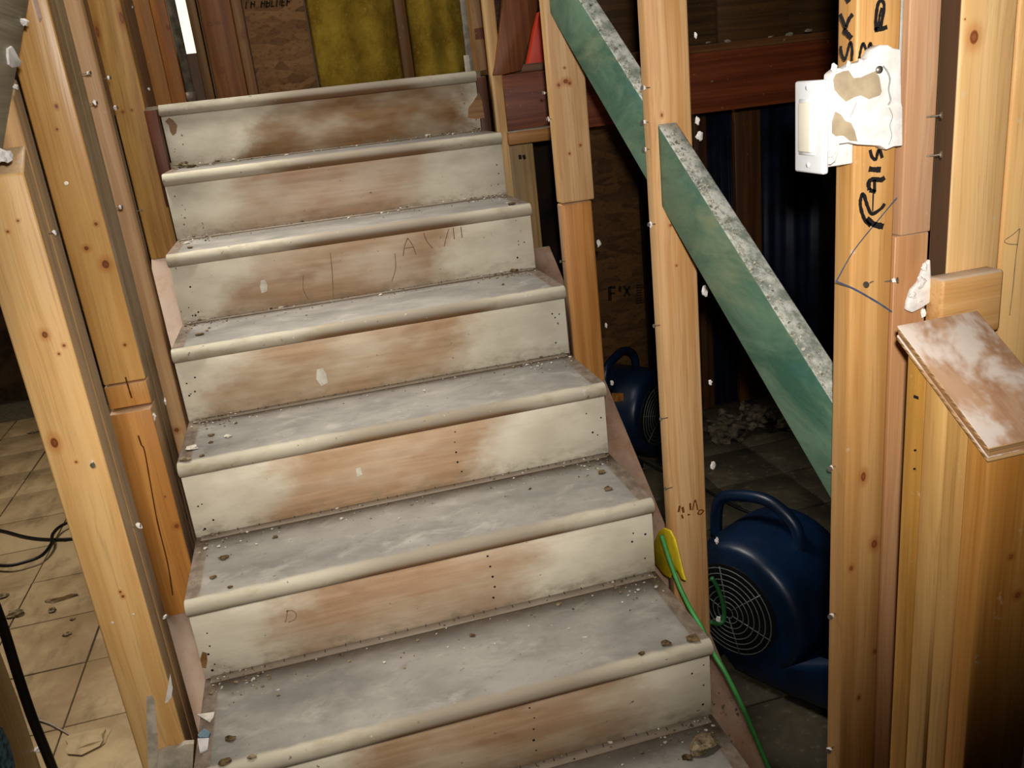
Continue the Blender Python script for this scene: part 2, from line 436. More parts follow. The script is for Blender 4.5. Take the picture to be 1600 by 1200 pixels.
win = box('window_1', xs0-.02, xs1+.02, YB+.125, YB+.135, zs-.02, 1.5, emis('daylight_pane', (255, 248, 222), 1.1), bev=0)
tag(win, 'bright daylight showing through a narrow gap in the back wall', kind='structure')

# landing slab
m_land = plain('landing_subfloor', (150, 134, 112), 0.85, 0.15, 0.2, 12, 0.3)
tag(box('landing_floor', LX0, 1.02, OV+.02, YB+.1, -0.03, -0.002, m_land, bev=0), kind='structure')

# ------------------------------------------------------------------ staircase
st = empty('staircase', (W/2, -7*RUN, -8*RISE), 'worn wooden staircase with dirty painted treads and scuffed risers', 'staircase')
riser_par = [  # a, b, sl, sr
    (0.30, 0.97, 0.7, 0.0), (0.20, 0.78, 0.6, 0.5), (0.20, 0.80, 0.9, 0.5), (0.16, 0.76, 1.0, 0.4),
    (0.22, 0.74, 0.6, 0.4), (0.19, 0.76, 0.3, 0.4), (0.27, 0.86, 0.5, 0.2), (0.45, 0.80, 0.5, 0.2), (0.3, 0.9, 0.3, 0.2)]
raws = [(130, 96, 60), (172, 140, 112), (164, 134, 104), (166, 136, 104), (172, 139, 106), (166, 133, 102), (158, 127, 96), (158, 132, 104), (160, 128, 96)]
m_strip = wood('trim_strip_dusty', (150, 134, 116), (120, 102, 84), axis='x', dust=0.7, dustc=(160, 150, 138))
m_staple = plain('staple_wire', (92, 84, 74), 0.5, 0.4, 0.1, 80, 0, 0.5)
treads = []
for i in range(0, 9):
    y0, z0 = -i*RUN, -i*RISE
    back = y0+RUN+OV if i else 0.30
    prof = [(0.0175-0.0175*math.cos(a), -0.0175+0.0175*math.sin(a)) for a in [math.radians(-90+18*k) for k in range(11)]]
    prof = [(p[0], p[1]) for p in prof]+[(back-y0, 0), (back-y0, -TH)]
    # nosing bottom to top arc then back
    bm = bmesh.new(); nx = 2
    A = [bm.verts.new((0, p[0], p[1])) for p in prof]; B = [bm.verts.new((W, p[0], p[1])) for p in prof]
    bm.faces.new(A); bm.faces.new(B[::-1]); n = len(prof)
    for k in range(n): bm.faces.new([A[k], B[k], B[(k+1) % n], A[(k+1) % n]])
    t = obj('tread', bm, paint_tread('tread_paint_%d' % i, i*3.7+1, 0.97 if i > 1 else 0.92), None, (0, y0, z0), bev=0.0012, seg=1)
    place(t, st); treads.append(t)
    if i:
        # strip left at the back of the tread, with its staples
        s = box('edge_strip', 0.012, W-0.012, back-0.024, back-0.001, z0, z0+0.0035, m_strip, None, bev=0.0008, seg=1)
        s.parent = None; place(s, t)
        bm = bmesh.new(); rs = random.Random(i)
        x = 0.05
        while x < W-0.04:
            yy = rs.uniform(-.016, -.006)
            bx(bm, x, x+0.0016, yy, yy+0.008, 0.0036, 0.0052); x += rs.uniform(0.018, 0.05)
        sp = obj('staples', bm, m_staple, None, (0, back, z0)); sp['kind'] = 'stuff'; place(sp, t)
    a, b, sl, sr = riser_par[i]
    bm = bmesh.new(); bx(bm, 0, W, 0, 0.018, -RISE+TH-0.0+0.0005, -0.0005)
    bm2 = bm
    r_ = obj('riser', bm2, paint_stair_riser('riser_paint_%d' % i, a, b, sl, sr, raws[i], seed=i*2.3), None, (0, y0+OV, z0-TH), bev=0.0008, seg=1)
    place(r_, st)
    # black nail holes at both ends
    bm = bmesh.new(); rs = random.Random(40+i)
    holes = [(rs.uniform(.015, .05), rs.uniform(-.14, -.02)) for _ in range(5)]+[(rs.uniform(.945, .985), rs.uniform(-.14, -.02)) for _ in range(4)]
    if i >= 4: holes += [(0.62+rs.uniform(-.004, .004), -0.02-0.026*k) for k in range(5)]
    for hx, hz in holes:
        q = bmesh.ops.create_circle(bm, cap_ends=True, radius=rs.uniform(.0016, .003), segments=8)
        for v in q['verts']: v.co = Vector((v.co.x+hx, -0.0006, v.co.y+hz))
    h = obj('nail_holes', bm, m_pencil if i < 2 else m_ink, None, (0, y0+OV, z0-TH)); h['kind'] = 'stuff'; place(h, r_)
# white patches / chipped spots on the risers, pencil letter on riser 5
def riser_y(i): return -i*RUN+OV
m_paintpatch = plain('paint_patch', (216, 210, 194), 0.6, 0.3, 0.08, 50, 0.1)
m_chip = wood('bare_wood_chip', (146, 108, 66), (120, 84, 46), axis='x', stain=0.5)
rs_ = {o.name: o for o in st.children}
risers = [o for o in st.children if o.name.startswith('riser')]
def rpatch(i, px, mat, name='paint_patch'): return pxpoly(name, 'y', riser_y(i)-0.0003, px, 0.0007, mat, risers[i])
rpatch(0, [(264, 184), (270, 187), (277, 196), (275, 208), (270, 212), (266, 206), (264, 196), (258, 190)], m_chip, 'wood_chip')
rpatch(0, [(748, 145), (740, 158), (732, 168), (731, 184), (745, 186), (757, 184), (753, 158)], m_chip, 'wood_chip')
rpatch(2, [(408, 438), (414, 437), (418, 446), (417, 455), (409, 458), (406, 448)], m_paintpatch)
rpatch(3, [(495, 577), (504, 575), (510, 585), (512, 598), (502, 603), (494, 592)], m_paintpatch)
rpatch(4, [(556, 732), (563, 730), (566, 741), (558, 745)], m_paintpatch)
rpatch(5, [(316, 1018), (323, 1020), (324, 1032), (322, 1044), (316, 1043), (313, 1030)], m_chip, 'wood_chip')
writing('pencil_mark', 'y', riser_y(5)-0.0004, [(1.6, [(449, 953), (448, 962), (446, 972)]), (1.6, [(447, 955), (457, 954), (463, 960), (460, 968), (450, 972)])], m_pencil, risers[5])
writing('pencil_mark', 'y', riser_y(2)-0.0004, [(1.4, [(516, 395), (519, 425), (521, 467)]), (1.2, [(474, 430), (474, 452), (482, 468)]), (1.3, [(617, 396), (618, 420), (612, 440)]),
        (1.5, [(637, 372), (632, 385), (630, 400)]), (1.5, [(637, 372), (645, 384), (650, 398)]), (1.3, [(632, 388), (647, 386)]), (1.5, [(662, 364), (667, 377), (676, 388)]), (1.5, [(701, 358), (697, 372), (694, 385)]), (1.5, [(708, 356), (710, 374)]), (1.5, [(720, 354), (722, 372)])], m_pencil, risers[2])

# stringers under the treads
def stringer(x0, x1, off, mat, name='stringer'):
    ya, yb, yc = -(FLOOR+.002+off)/-SLOPE, 0.28, (FLOOR+.002+off+.27)/SLOPE
    pts = [(x0, ya, SLOPE*ya-off), (x0, yb, SLOPE*yb-off), (x0, yb, SLOPE*yb-off-.27), (x0, yc, FLOOR+.002)]
    return poly(name, pts, (x1-x0, 0, 0), mat, st, bev=0.002)
m_string = wood('stringer_brown', (132, 92, 58), (106, 70, 42), axis='y', dust=0.6, dustc=(166, 146, 128))
stringer(0.012, 0.05, 0.262, m_string); stringer(W-0.045, W-0.003, 0.262, m_string)

# sloped sole plates the studs stand on
def plate(name, x0, x1, fn, ya, yb, mat, label):
    pts = [(x0, ya, fn(ya)), (x0, yb, fn(yb)), (x0, yb, fn(yb)-.05), (x0, ya, fn(ya)-.05)]
    o = poly(name, pts, (x1-x0, 0, 0), mat, None, bev=0.002); return tag(o, label, 'plate')
m_platR = wood('dusty_plate_brown', (150, 108, 76), (122, 82, 54), axis='y', dust=0.62, dustc=(170, 148, 132), stain=0.6)
plate('sole_plate', LX0, -0.006, plateL, -1.66, 0.42, m_pink, 'sloping sole plate thick with pinkish dust beside the left edge of the stairs')
PLR = plate('sole_plate', W+0.006, RX1, plateR, -1.76, -0.22, m_platR, 'sloping brown sole plate with plaster crumbs along the right edge of the stairs')
# rim board showing left of the top riser
o = box('rim_board', LX1+.002, -0.004, -0.03, 0.02, -0.30, -0.012, wood('rim_red', (104, 54, 28), (80, 38, 18), stain=0.5), bev=0.001)
tag(o, 'short reddish-brown board end at the left of the top riser', 'board')

# ------------------------------------------------------------------ studs
TOP = 1.55
def stud(x0, x1, y0, y1, z0, z1, mat, label, dz=0.0, dz0=None, bev=0.004, name='wall_stud', cat='stud', group=None):
    return tag(box(name, x0, x1, y0, y1, z0, z1, mat, None, bev=bev, dz=dz, dz0=(dz if dz0 is None else dz0)), label, cat, group)
g1y = plateL
# F1: sawn-off front stud and its taller partner
yk = -1.43
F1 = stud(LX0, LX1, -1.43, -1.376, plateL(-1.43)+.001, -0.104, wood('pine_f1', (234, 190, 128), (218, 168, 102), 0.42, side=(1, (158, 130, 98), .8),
          knots=K(-1.43, [(85, 692, .006, 1.6), (70, 523, .0045, 1.3), (100, 540, .0025, 1), (12, 362, .002, 1), (28, 345, .002, 1), (92, 553, .002, 1), (188, 925, .002, 1.2), (192, 932, .0025, 1.2), (119, 722, .002, 1)])),
          'short golden pine stud with a slanted sawn-off top, left of the stairs', dz=0.040, dz0=.038)
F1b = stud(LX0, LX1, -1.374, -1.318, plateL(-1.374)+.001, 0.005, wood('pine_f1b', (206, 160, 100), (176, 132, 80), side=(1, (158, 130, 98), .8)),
          'golden pine stud directly behind the sawn-off stud, reaching the grey sloping rail', dz=0.033, dz0=.038)
# grey sloping rail resting on it
ga, gb = -2.30, -0.952
sg = 0.606
def gz(y): return 0.178+(y+1.095)*sg
m_greyrail = wood('grey_painted_rail', (176, 164, 140), (150, 138, 112), axis='y', stain=0.3, dust=0.6, dustc=(150, 140, 122))
pts = [(LX0, ga, gz(ga)), (LX0, gb, gz(gb)), (LX0, gb, gz(gb)+.14), (LX0, ga, gz(ga)+.14)]
rail = tag(poly('sloping_rail', pts, (LX1-LX0, 0, 0), m_greyrail, None, bev=0.003), 'dull grey sloping rail with white plaster chips in the top left corner', 'rail')
pxpoly('plaster_chip', 'x', LX1, [(9, 76), (15, 72), (20, 80), (25, 90), (31, 97), (28, 104), (18, 106), (11, 101), (9, 88)], 0.004, m_plaster, rail, bev=0.001)
lump('plaster_chip', at('x', LX1+.004, 37, 34), 0.006, m_plaster, rail, 11); lump('plaster_chip', at('x', LX1+.004, 24, 136), 0.0055, m_plaster, rail, 12, sq=(.6, 1, .7))
lump('plaster_chip', at('x', LX1+.004, 4, 244), 0.010, m_plaster, rail, 13)
# F2 pack of four studs; the front one is spliced
kn2 = K(-.947, [(165, 413, .0075, 1.25), (150, 350, .0035, 1), (135, 388, .0045, 1), (195, 539, .003, 1), (88, 166, .003, 1.4), (89, 202, .002, 1), (104, 287, .002, 1)])
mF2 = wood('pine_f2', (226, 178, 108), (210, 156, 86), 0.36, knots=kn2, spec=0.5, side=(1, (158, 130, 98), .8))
F2 = stud(LX0, LX1, -.947, -.910, -0.589, TOP, mF2, 'tall golden pine stud with a large brown knot, second from the lower left', bev=0.004)
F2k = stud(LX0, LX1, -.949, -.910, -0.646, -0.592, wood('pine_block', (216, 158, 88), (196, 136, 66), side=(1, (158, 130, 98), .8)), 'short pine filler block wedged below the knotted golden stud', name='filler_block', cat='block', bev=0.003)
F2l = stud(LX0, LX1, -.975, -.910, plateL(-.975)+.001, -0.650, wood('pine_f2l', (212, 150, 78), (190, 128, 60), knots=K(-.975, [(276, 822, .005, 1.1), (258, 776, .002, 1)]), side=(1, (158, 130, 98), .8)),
           'orange pine stud with a long vertical crack, standing below the filler block', dz0=.046, bev=0.003)
writing('crack', 'y', -.975, [(2.6, [(216, 680), (221, 695), (226, 705), (236, 760), (246, 815), (262, 880), (270, 930)])], plain('crack_shadow', (96, 54, 22), .9, .1, 0, 10, 0), F2l)
writing('crack', 'y', -.949, [(3, [(196, 589), (201, 606), (206, 622)])], plain('crack_shadow2', (96, 54, 22), .9, .1, 0, 10, 0), F2k)
for k, (a, b) in enumerate(((-.908, -.870), (-.868, -.792))):
    stud(LX0, LX1, a, b, plateL(a)+.001, TOP, m_side if k != 1 else wood('pine_side2', (168, 142, 104), (140, 114, 80)),
         ['narrow grey-brown stud edge just behind the knotted golden stud', 'wider grey-brown stud edge at the back of the knotted stud pack'][k], dz0=.026, dz=0)
# F3 pair
F3 = stud(LX0, LX1, -.600, -.566, plateL(-.6)+.001, TOP, wood('pine_f3', (204, 164, 118), (184, 142, 98), knots=K(-.6, [(276, 672, .006, 1)])), 'slim pinkish pine stud between the knotted stud pack and the wide yellow stud', dz0=.024, dz=0)
stud(LX0, LX1, -.564, -.530, plateL(-.564)+.001, TOP, wood('pine_dark', (126, 90, 46), (98, 66, 30)), 'dark brown stud edge in the narrow gap left of the wide yellow stud', dz0=.024, dz=0)
# F4
F4 = stud(LX0, LX1, .03, .068, plateL(.03)+.001, TOP, wood('pine_f4', (198, 152, 84), (168, 122, 60), knots=K(.03, [(192, 175, .0035, 1), (206, 172, .003, 1), (152, 50, .005, 3), (190, 28, .006, 3)])), 'wide yellow-brown stud standing against the left edge of the upper steps', dz0=.027, dz=0)
stud(LX0, LX1, .070, .107, plateL(.07)+.001, TOP, m_brown, 'stud doubled up behind the wide yellow-brown stud beside the upper steps', dz0=.026, dz=0)
F4c = stud(LX0, LX1, .110, .312, plateL(.11)+.004, TOP, wood('pinkish_side', (154, 112, 78), (128, 88, 58)), 'broad pinkish-brown board edge-on beside the top of the stairs', dz0=.14, dz=0, name='corner_board', cat='board')

# back wall members, left to right
def bst(u0, u1, v, y, dep, z0, z1, mat, label, name='wall_stud', cat='stud', bev=0.003):
    a = at('y', y, u0, v)[0]; b = at('y', y, u1, v)[0]
    return stud(a, b-.0015, y, y+dep, z0, z1, mat, label, name=name, cat=cat, bev=bev)
m_o1 = wood('pine_orange1', (176, 120, 58), (150, 96, 40)); m_o2 = wood('pine_orange2', (172, 112, 52), (148, 90, 38), knots=K(.96, [(263, 43, .005, 1.2)]))
bst(210, 246.5, 60, .96, .10, 0, TOP, m_o1, 'orange pine stud at the back wall, first left of the grey pipe but one')
bst(246.5, 271, 60, .96, .10, 0, TOP, m_o2, 'orange pine stud at the back wall, immediately left of the grey pipe')
px_, pz_ = at('y', YB-.04, 279, 60)[0], 0
bm = bmesh.new(); tube_bm(bm, [(0, 0, 0), (0, 0, 1.5)], 0.017, 16)
pipe = tag(obj('conduit_pipe', bm, plain('grey_pipe', (128, 122, 110), 0.5, 0.4, 0.25, 20, 0.1), None, (px_, YB-.03, 0), smooth=True), 'grey vertical pipe beside the bright daylight gap', 'pipe')
bm = bmesh.new(); tube_bm(bm, [(0, 0, 0), (0, 0, .035)], 0.021, 16); place(obj('coupling', bm, plain('pipe_coupling', (118, 104, 96), .5, .4), None, (px_, YB-.03, .02), smooth=True), pipe)
bst(302, 317, 60, YB, .09, 0, TOP, wood('bk3', (134, 98, 48), (108, 76, 36)), 'dull brown stud immediately right of the bright daylight gap')
bst(321, 371, 60, YB, .09, 0, TOP, wood('bk4', (148, 96, 48), (122, 72, 32), knots=K(YB, [(328, 38, .006, .8), (341, 36, .005, 1), (347, 110, .005, 1.3)])), 'wide reddish-brown board with dark knots at the back wall')
bst(371, 388, 60, YB+.005, .085, 0, TOP, wood('bk5', (150, 108, 62), (122, 82, 44), knots=K(YB, [(381, 54, .008, 1.4)])), 'slim brown stud left of the strand board at the back wall')
def osb(name, c1, c2, scale=1.0):
    N = NT(name, 0.75, 0.2); P = N.coords()
    v = N.n('ShaderNodeTexVoronoi'); mp = N.n('ShaderNodeMapping'); N.l(P, mp.inputs[0]); mp.inputs['Scale'].default_value = (14*scale, 14*scale, 42*scale)
    mp.inputs['Rotation'].default_value = (0, .25, 0); N.l(mp.outputs[0], v.inputs['Vector']); v.inputs['Scale'].default_value = 1
    sp = N.n('ShaderNodeSeparateColor'); N.l(v.outputs['Color'], sp.inputs[0])
    c = N.mix(sp.outputs[0], lin(c1), lin(c2))
    c = N.mix(N.rng(N.noise(P, (60, 60, 90), 3), .5, .7, 0, .5), c, lin(tuple(x*.6 for x in c2)))
    N.col(c); N.bump(sp.outputs[1], .4, .002); return N.m
ob = bst(389, 484, 60, YB+.03, .012, 0, TOP, osb('osb_back', (150, 112, 74), (112, 80, 50)), 'rough strand board panel with faded black printing at the top, back wall', name='strand_board', cat='panel', bev=0.001)
pr = []
rr = random.Random(5)
for u in range(384, 462, 8):
    if rr.random() < .85:
        pr.append((2.6, [(u, 14-(u-384)*.07), (u+1, 3-(u-384)*.07)])); 
        if rr.random() < .7: pr.append((2.2, [(u, 13-(u-384)*.07), (u+5, 12-(u-384)*.07)]))
        if rr.random() < .6: pr.append((2.2, [(u+5, 12-(u-384)*.07), (u+6, 2-(u-384)*.07)]))
        if rr.random() < .6: pr.append((2.2, [(u, 7-(u-384)*.07), (u+5, 7-(u-384)*.07)]))
writing('printing', 'y', YB+.029, pr, plain('faded_print', (52, 44, 28), .9, .1, 0, 10, 0), ob)
# insulation batts
def batt(u0, u1, seed, label):
    a = at('y', YB+.04, u0, 60)[0]; b = at('y', YB+.04, u1, 60)[0]
    bm = bmesh.new(); nx, nz = 30, 44; g = []
    rn = np.random.RandomState(seed)
    for j in range(nz+1):
        row = []
        for i in range(nx+1):
            s, t = i/nx, j/nz
            e = min(s, 1-s)*2
            d = 0.045*(1-(1-min(e*2.2, 1))**2)*(0.7+.3*math.sin(6*t+seed)+.15*math.sin(17*s+3*t+seed))+rn.uniform(-.0025, .0025)
            row.append(bm.verts.new(((b-a)*(s-.5), -d, 1.5*t)))
        g.append(row)
    for j in range(nz):
        for i in range(nx): bm.faces.new([g[j][i], g[j][i+1], g[j+1][i+1], g[j+1][i]])
    bl = [bm.verts.new((p.co.x, .04, p.co.z)) for p in (g[0][0], g[0][nx], g[nz][nx], g[nz][0])]
    bm.faces.new(bl)
    for ring, (q0, q1) in ((g[0], (bl[0], bl[1])), (g[nz], (bl[3], bl[2])), ([r[0] for r in g], (bl[0], bl[3])), ([r[nx] for r in g], (bl[1], bl[2]))):
        bm.faces.new(list(ring)+[q1, q0])
    return tag(obj('insulation_batt', bm, m_ins, None, ((a+b)/2, YB+.045, 0.0), smooth=True), label, 'insulation')
def insm():
    N = NT('insulation_yellow', 0.95, 0.1); P = N.coords()
    c = N.mix(N.rng(N.noise(P, (6, 6, 5), 5, .65), .35, .68), lin((158, 132, 46)), lin((112, 88, 26)))
    c = N.mix(N.rng(N.noise(P, (60, 60, 60), 3, .7), .55, .75, 0, .6), c, lin((172, 152, 78)))
    N.col(c); N.bump(N.noise(P, (45, 45, 45), 4, .7), .8, .006); return N.m
m_ins = insm()
batt(487, 622, 1, 'yellow fibre insulation batt filling the bay beside the strand board')
batt(642, 731, 2, 'yellow fibre insulation batt in the bay beside the pale corner post')
bst(623, 641, 60, YB+.02, .06, 0, TOP, wood('bk6', (126, 88, 40), (100, 66, 26)), 'brown stud between the two yellow insulation batts')
# pale corner post with trim block
cp = bst(727, 741, 60, .72, .03, 0, TOP, plain('grey_white_trim', (164, 158, 146), .6, .3, .15, 30, .1), 'greyish-white vertical trim strip right of the yellow insulation', name='trim_strip', cat='trim', bev=.002)
bst(727, 735, 100, .69, .02, 0.0, at('y', .69, 730, 86)[2], m_paintpatch, 'small white block at the foot of the grey-white trim strip', name='trim_block', cat='block', bev=.001)
pp = bst(741, 775, 60, .60, .09, 0, TOP, wood('post_pale', (176, 136, 88), (146, 106, 64), knots=K(.60, [(757, 18, .006, .8)])), 'pale wooden corner post patched with brown, behind the top right of the stairs', name='corner_post', cat='post')
pxpoly('brown_patch', 'y', .60, [(741, 45), (758, 42), (760, 60), (743, 62)], .002, m_redz, pp)

# ------------------------------------------------------------------ right of the top steps
stud(1.003, 1.038, .04, .075, -0.86, -0.02, wood('dkr', (96, 56, 34), (70, 40, 24)), 'dark brown upright just right of the top riser', bev=.002)
US = stud(1.056, 1.0935, .04, .078, -0.86, .56, m_lum2, 'thin pale upright standing right of the top riser', bev=.003)
G = stud(1.096, 1.189, .082, .12, -0.86, -0.256, wood('pine_g', (172, 142, 96), (146, 116, 72)), 'short pale stud under the dusty ledge right of the upper steps', dz0=.0, dz=0)
writing('stamp', 'y', .082, [(5, [(812, 242), (813, 249)]), (5, [(818, 242), (820, 249)])], m_ink, G)
a = at('y', .03, 796, 240); b = at('y', .03, 862, 240)
LB = tag(box('ledge_board', 1.088, 1.32, .02, .14, -0.250, -0.206, wood('ledge', (166, 116, 60), (136, 90, 44), axis='x', dust=.95, dustc=(150, 146, 136)), bev=.003), 'horizontal board with grey dusty top behind the first right-hand stud', 'board')
# red beam
BM = tag(box('floor_beam', 1.12, 2.75, .15, .19, -0.232, -0.020, m_red, bev=.003), 'long reddish-brown floor beam across the dark opening behind the studs', 'beam')
box('top_strip', 1.12, 2.75, .145, .19, -0.0195, .006, wood('beam_cap', (128, 84, 46), (100, 62, 32), axis='x', dust=.6, dustc=(110, 100, 84)), BM, bev=.002)
for k, (u, v, r) in enumerate(((1137, 64, .011), (1107, 66, .008), (1205, 57, .008), (1235, 53, .014), (1262, 48, .013), (1113, 127, .006))):
    lump('plaster_crumb', at('y', .14, u, v), r, plain('plaster_dim%d' % k, (170, 156, 138), .9, .1), BM, seed=60+k, sq=(1.4, .4, .5), sub=1)
# dark diagonal board above
db = poly('diagonal_board', [at('y', .02, *p) for p in ((793, -60), (860, -60), (815, 110), (785, 117), (771, 118), (775, 100))], (0, .035, 0), m_redz, None, bev=.003)
tag(db, 'dark red-brown board slanting up behind the first right-hand stud', 'board')
# red plastic sheet
rp = poly('plastic_tub', [at('y', .24, *p) for p in ((842, 18), (905, 18), (905, 96), (826, 101))], (0, .05, 0), plain('orange_red_plastic', (224, 62, 34), .45, .4, .05, 10, 0), None, bev=.004)
tag(rp, 'bright orange-red plastic tub edge seen between the slanting board and first stud', 'tub')
gp = box('sill_block', at('y', .24, 818, 108)[0], 1.5, .20, .30, .0065, at('y', .24, 850, 98)[2], plain('grey_sill', (96, 96, 90), .7, .2), bev=.002)
tag(gp, 'small grey block the orange-red tub rests on', 'block')
# upper back wall beyond the beam
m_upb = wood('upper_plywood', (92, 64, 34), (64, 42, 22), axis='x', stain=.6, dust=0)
uw = empty('wall_back_right', (2, 1.2, 0), kind='structure')
box('panel', 1.6, 2.8, .62, .64, 0.012, 1.6, m_upb, uw, bev=0)
box('panel', 1.12, 2.8, .192, .64, -0.012, 0.006, m_upb, uw, bev=0)
box('panel', 1.20, 1.6, .70, .72, -.30, 1.6, m_upb, uw, bev=0)
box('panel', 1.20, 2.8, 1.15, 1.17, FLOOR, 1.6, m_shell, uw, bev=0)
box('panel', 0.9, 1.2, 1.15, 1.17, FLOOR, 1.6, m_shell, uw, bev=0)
for k, (u0, u1, c) in enumerate(((920, 990, (96, 68, 40)), (1120, 1230, (104, 72, 38)))):
    xa, xb = at('y', .60, u0, 30)[0], at('y', .60, u1, 30)[0]
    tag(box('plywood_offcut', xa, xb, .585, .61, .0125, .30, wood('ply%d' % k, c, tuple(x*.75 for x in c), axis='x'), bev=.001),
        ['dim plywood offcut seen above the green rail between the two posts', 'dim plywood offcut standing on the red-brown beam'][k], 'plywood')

# ------------------------------------------------------------------ lower right room
YL = .80
m_navy = plain('navy_sheeting', (24, 34, 56), .55, .35, .3, 9, .35)
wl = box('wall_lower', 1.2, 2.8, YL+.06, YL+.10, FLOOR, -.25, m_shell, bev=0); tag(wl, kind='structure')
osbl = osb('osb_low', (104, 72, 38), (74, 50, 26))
def low(u0, u1, v, y, dep, z0, z1, mat, label, name='wall_stud', cat='stud', bev=.003):
    return bst(u0, u1, v, y, dep, z0, z1, mat, label, name, cat, bev)
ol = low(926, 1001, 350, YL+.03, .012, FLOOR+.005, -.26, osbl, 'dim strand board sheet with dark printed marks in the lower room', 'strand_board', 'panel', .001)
pr = [(5, [(952, 448), (953, 470)]), (4, [(953, 449), (962, 449)]), (3.4, [(953, 459), (961, 458)]), (4, [(969, 447), (968, 456)]), (3.4, [(975, 447), (984, 462)]), (3.4, [(984, 447), (975, 463)])]+[(2, [(994, y), (1003, y-1)]) for y in range(446, 476, 4)]
writing('printing', 'y', YL+.029, pr, plain('dim_print', (40, 30, 18), .9, .1, 0, 9, 0), ol)
low(1086, 1106, 250, YL, .05, FLOOR+.005, -.26, wood('lw1', (86, 54, 28), (62, 38, 20)), 'narrow dark stud in the lower room right of the second post')
def sheet(u0, u1, seed, label):
    a = at('y', YL+.02, u0, 300)[0]; b = at('y', YL+.02, u1, 300)[0]
    bm = bmesh.new(); n = 40; A = []; B = []; 
    for i in range(n+1):
        s = i/n; d = .012*math.sin(s*19+seed)+.008*math.sin(s*43+seed*2)
        A.append((a+(b-a)*s-(a+b)/2, d)); 
    for k in range(n):
        (x0, d0), (x1, d1) = A[k], A[k+1]
        v = [bm.verts.new(p) for p in ((x0, d0, 0), (x1, d1, 0), (x1, d1*.6, 1.43), (x0, d0*.6, 1.43))]
        bm.faces.new(v)
    bmesh.ops.remove_doubles(bm, verts=bm.verts, dist=1e-5)
    o = obj('plastic_sheeting', bm, m_navy, None, ((a+b)/2, YL+.03, FLOOR+.006), smooth=True)
    md = o.modifiers.new('t', 'SOLIDIFY'); md.thickness = .002
    return tag(o, label, 'sheeting')
sheet(1108, 1148, 1, 'dark navy sheeting hanging left of the brown stud in the lower room')
low(1150, 1190, 300, YL, .05, FLOOR+.005, -.26, wood('lw2', (104, 66, 32), (76, 46, 22)), 'brown stud between two dark navy sheets in the lower room')
sheet(1192, 1325, 4, 'wide dark navy sheeting hanging behind the light switch')
low(1332, 1352, 300, YL, .05, FLOOR+.005, -.26, wood('lw3', (60, 34, 24), (40, 24, 16)), 'dark maroon board in the gap beside the brown painted strip', 'dark_board', 'board')

# debris heap in the lower room
hp = empty('debris_heap', tuple(at('z', FLOOR+.004, 1165, 668)), 'dim heap of grey rubble and insulation scraps against the lower wall', 'rubble')
rr = random.Random(9)
bm = bmesh.new(); base = at('z', FLOOR+.004, 1165, 668)
for k in range(26):
    p = (rr.uniform(-.17, .2), rr.uniform(-.1, .1)); hgt = max(0.02, .20-abs(p[0])*1.0-abs(p[1])*.8)
    lump_bm(bm, (p[0], p[1], rr.uniform(.02, hgt)), rr.uniform(.025, .05), 100+k, sq=(1, 1, .7), sub=2)
o = obj('rubble', bm, plain('rubble_grey', (112, 102, 84), .95, .1, .4, 25, .6), None, tuple(base)); o['kind'] = 'stuff'; place(o, hp)

# ------------------------------------------------------------------ right stud wall
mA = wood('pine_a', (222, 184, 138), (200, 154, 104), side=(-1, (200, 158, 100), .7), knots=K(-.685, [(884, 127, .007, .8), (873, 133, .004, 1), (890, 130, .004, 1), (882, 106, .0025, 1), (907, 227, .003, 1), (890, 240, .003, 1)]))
A1 = stud(RX0, RX1+.008, -.685, -.645, -0.372, TOP, mA, 'pale upper length of the first right-hand stud, beside the upper steps', bev=.005)
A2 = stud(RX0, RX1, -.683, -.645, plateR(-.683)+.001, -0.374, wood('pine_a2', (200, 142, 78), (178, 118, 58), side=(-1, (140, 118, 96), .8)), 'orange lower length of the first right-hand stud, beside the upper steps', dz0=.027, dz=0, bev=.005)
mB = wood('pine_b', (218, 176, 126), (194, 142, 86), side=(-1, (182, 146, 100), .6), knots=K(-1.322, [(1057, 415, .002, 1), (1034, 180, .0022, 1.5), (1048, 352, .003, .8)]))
B = stud(RX0, RX1, -1.322, -1.288, plateR(-1.322)+.001, TOP, mB, 'golden pine stud standing where the two green rails meet, right of the stairs', dz0=.024, dz=0, bev=.005)
writing('stamp', 'y', -1.322, [(3.4, [(1062, 790), (1060, 800)]), (3.4, [(1066, 792), (1068, 801)]), (3, [(1078, 786), (1079, 797)]), (2.2, [(1082, 797), (1086, 781), (1090, 797)]), (2.6, [(1065, 804), (1067, 810)]), (2.4, [(1074, 804), (1078, 804)]), (2.4, [(1090, 803), (1093, 797), (1099, 798), (1095, 803), (1090, 803)])], plain('brown_stamp', (110, 62, 24), .8, .1, 0, 9, 0), B)

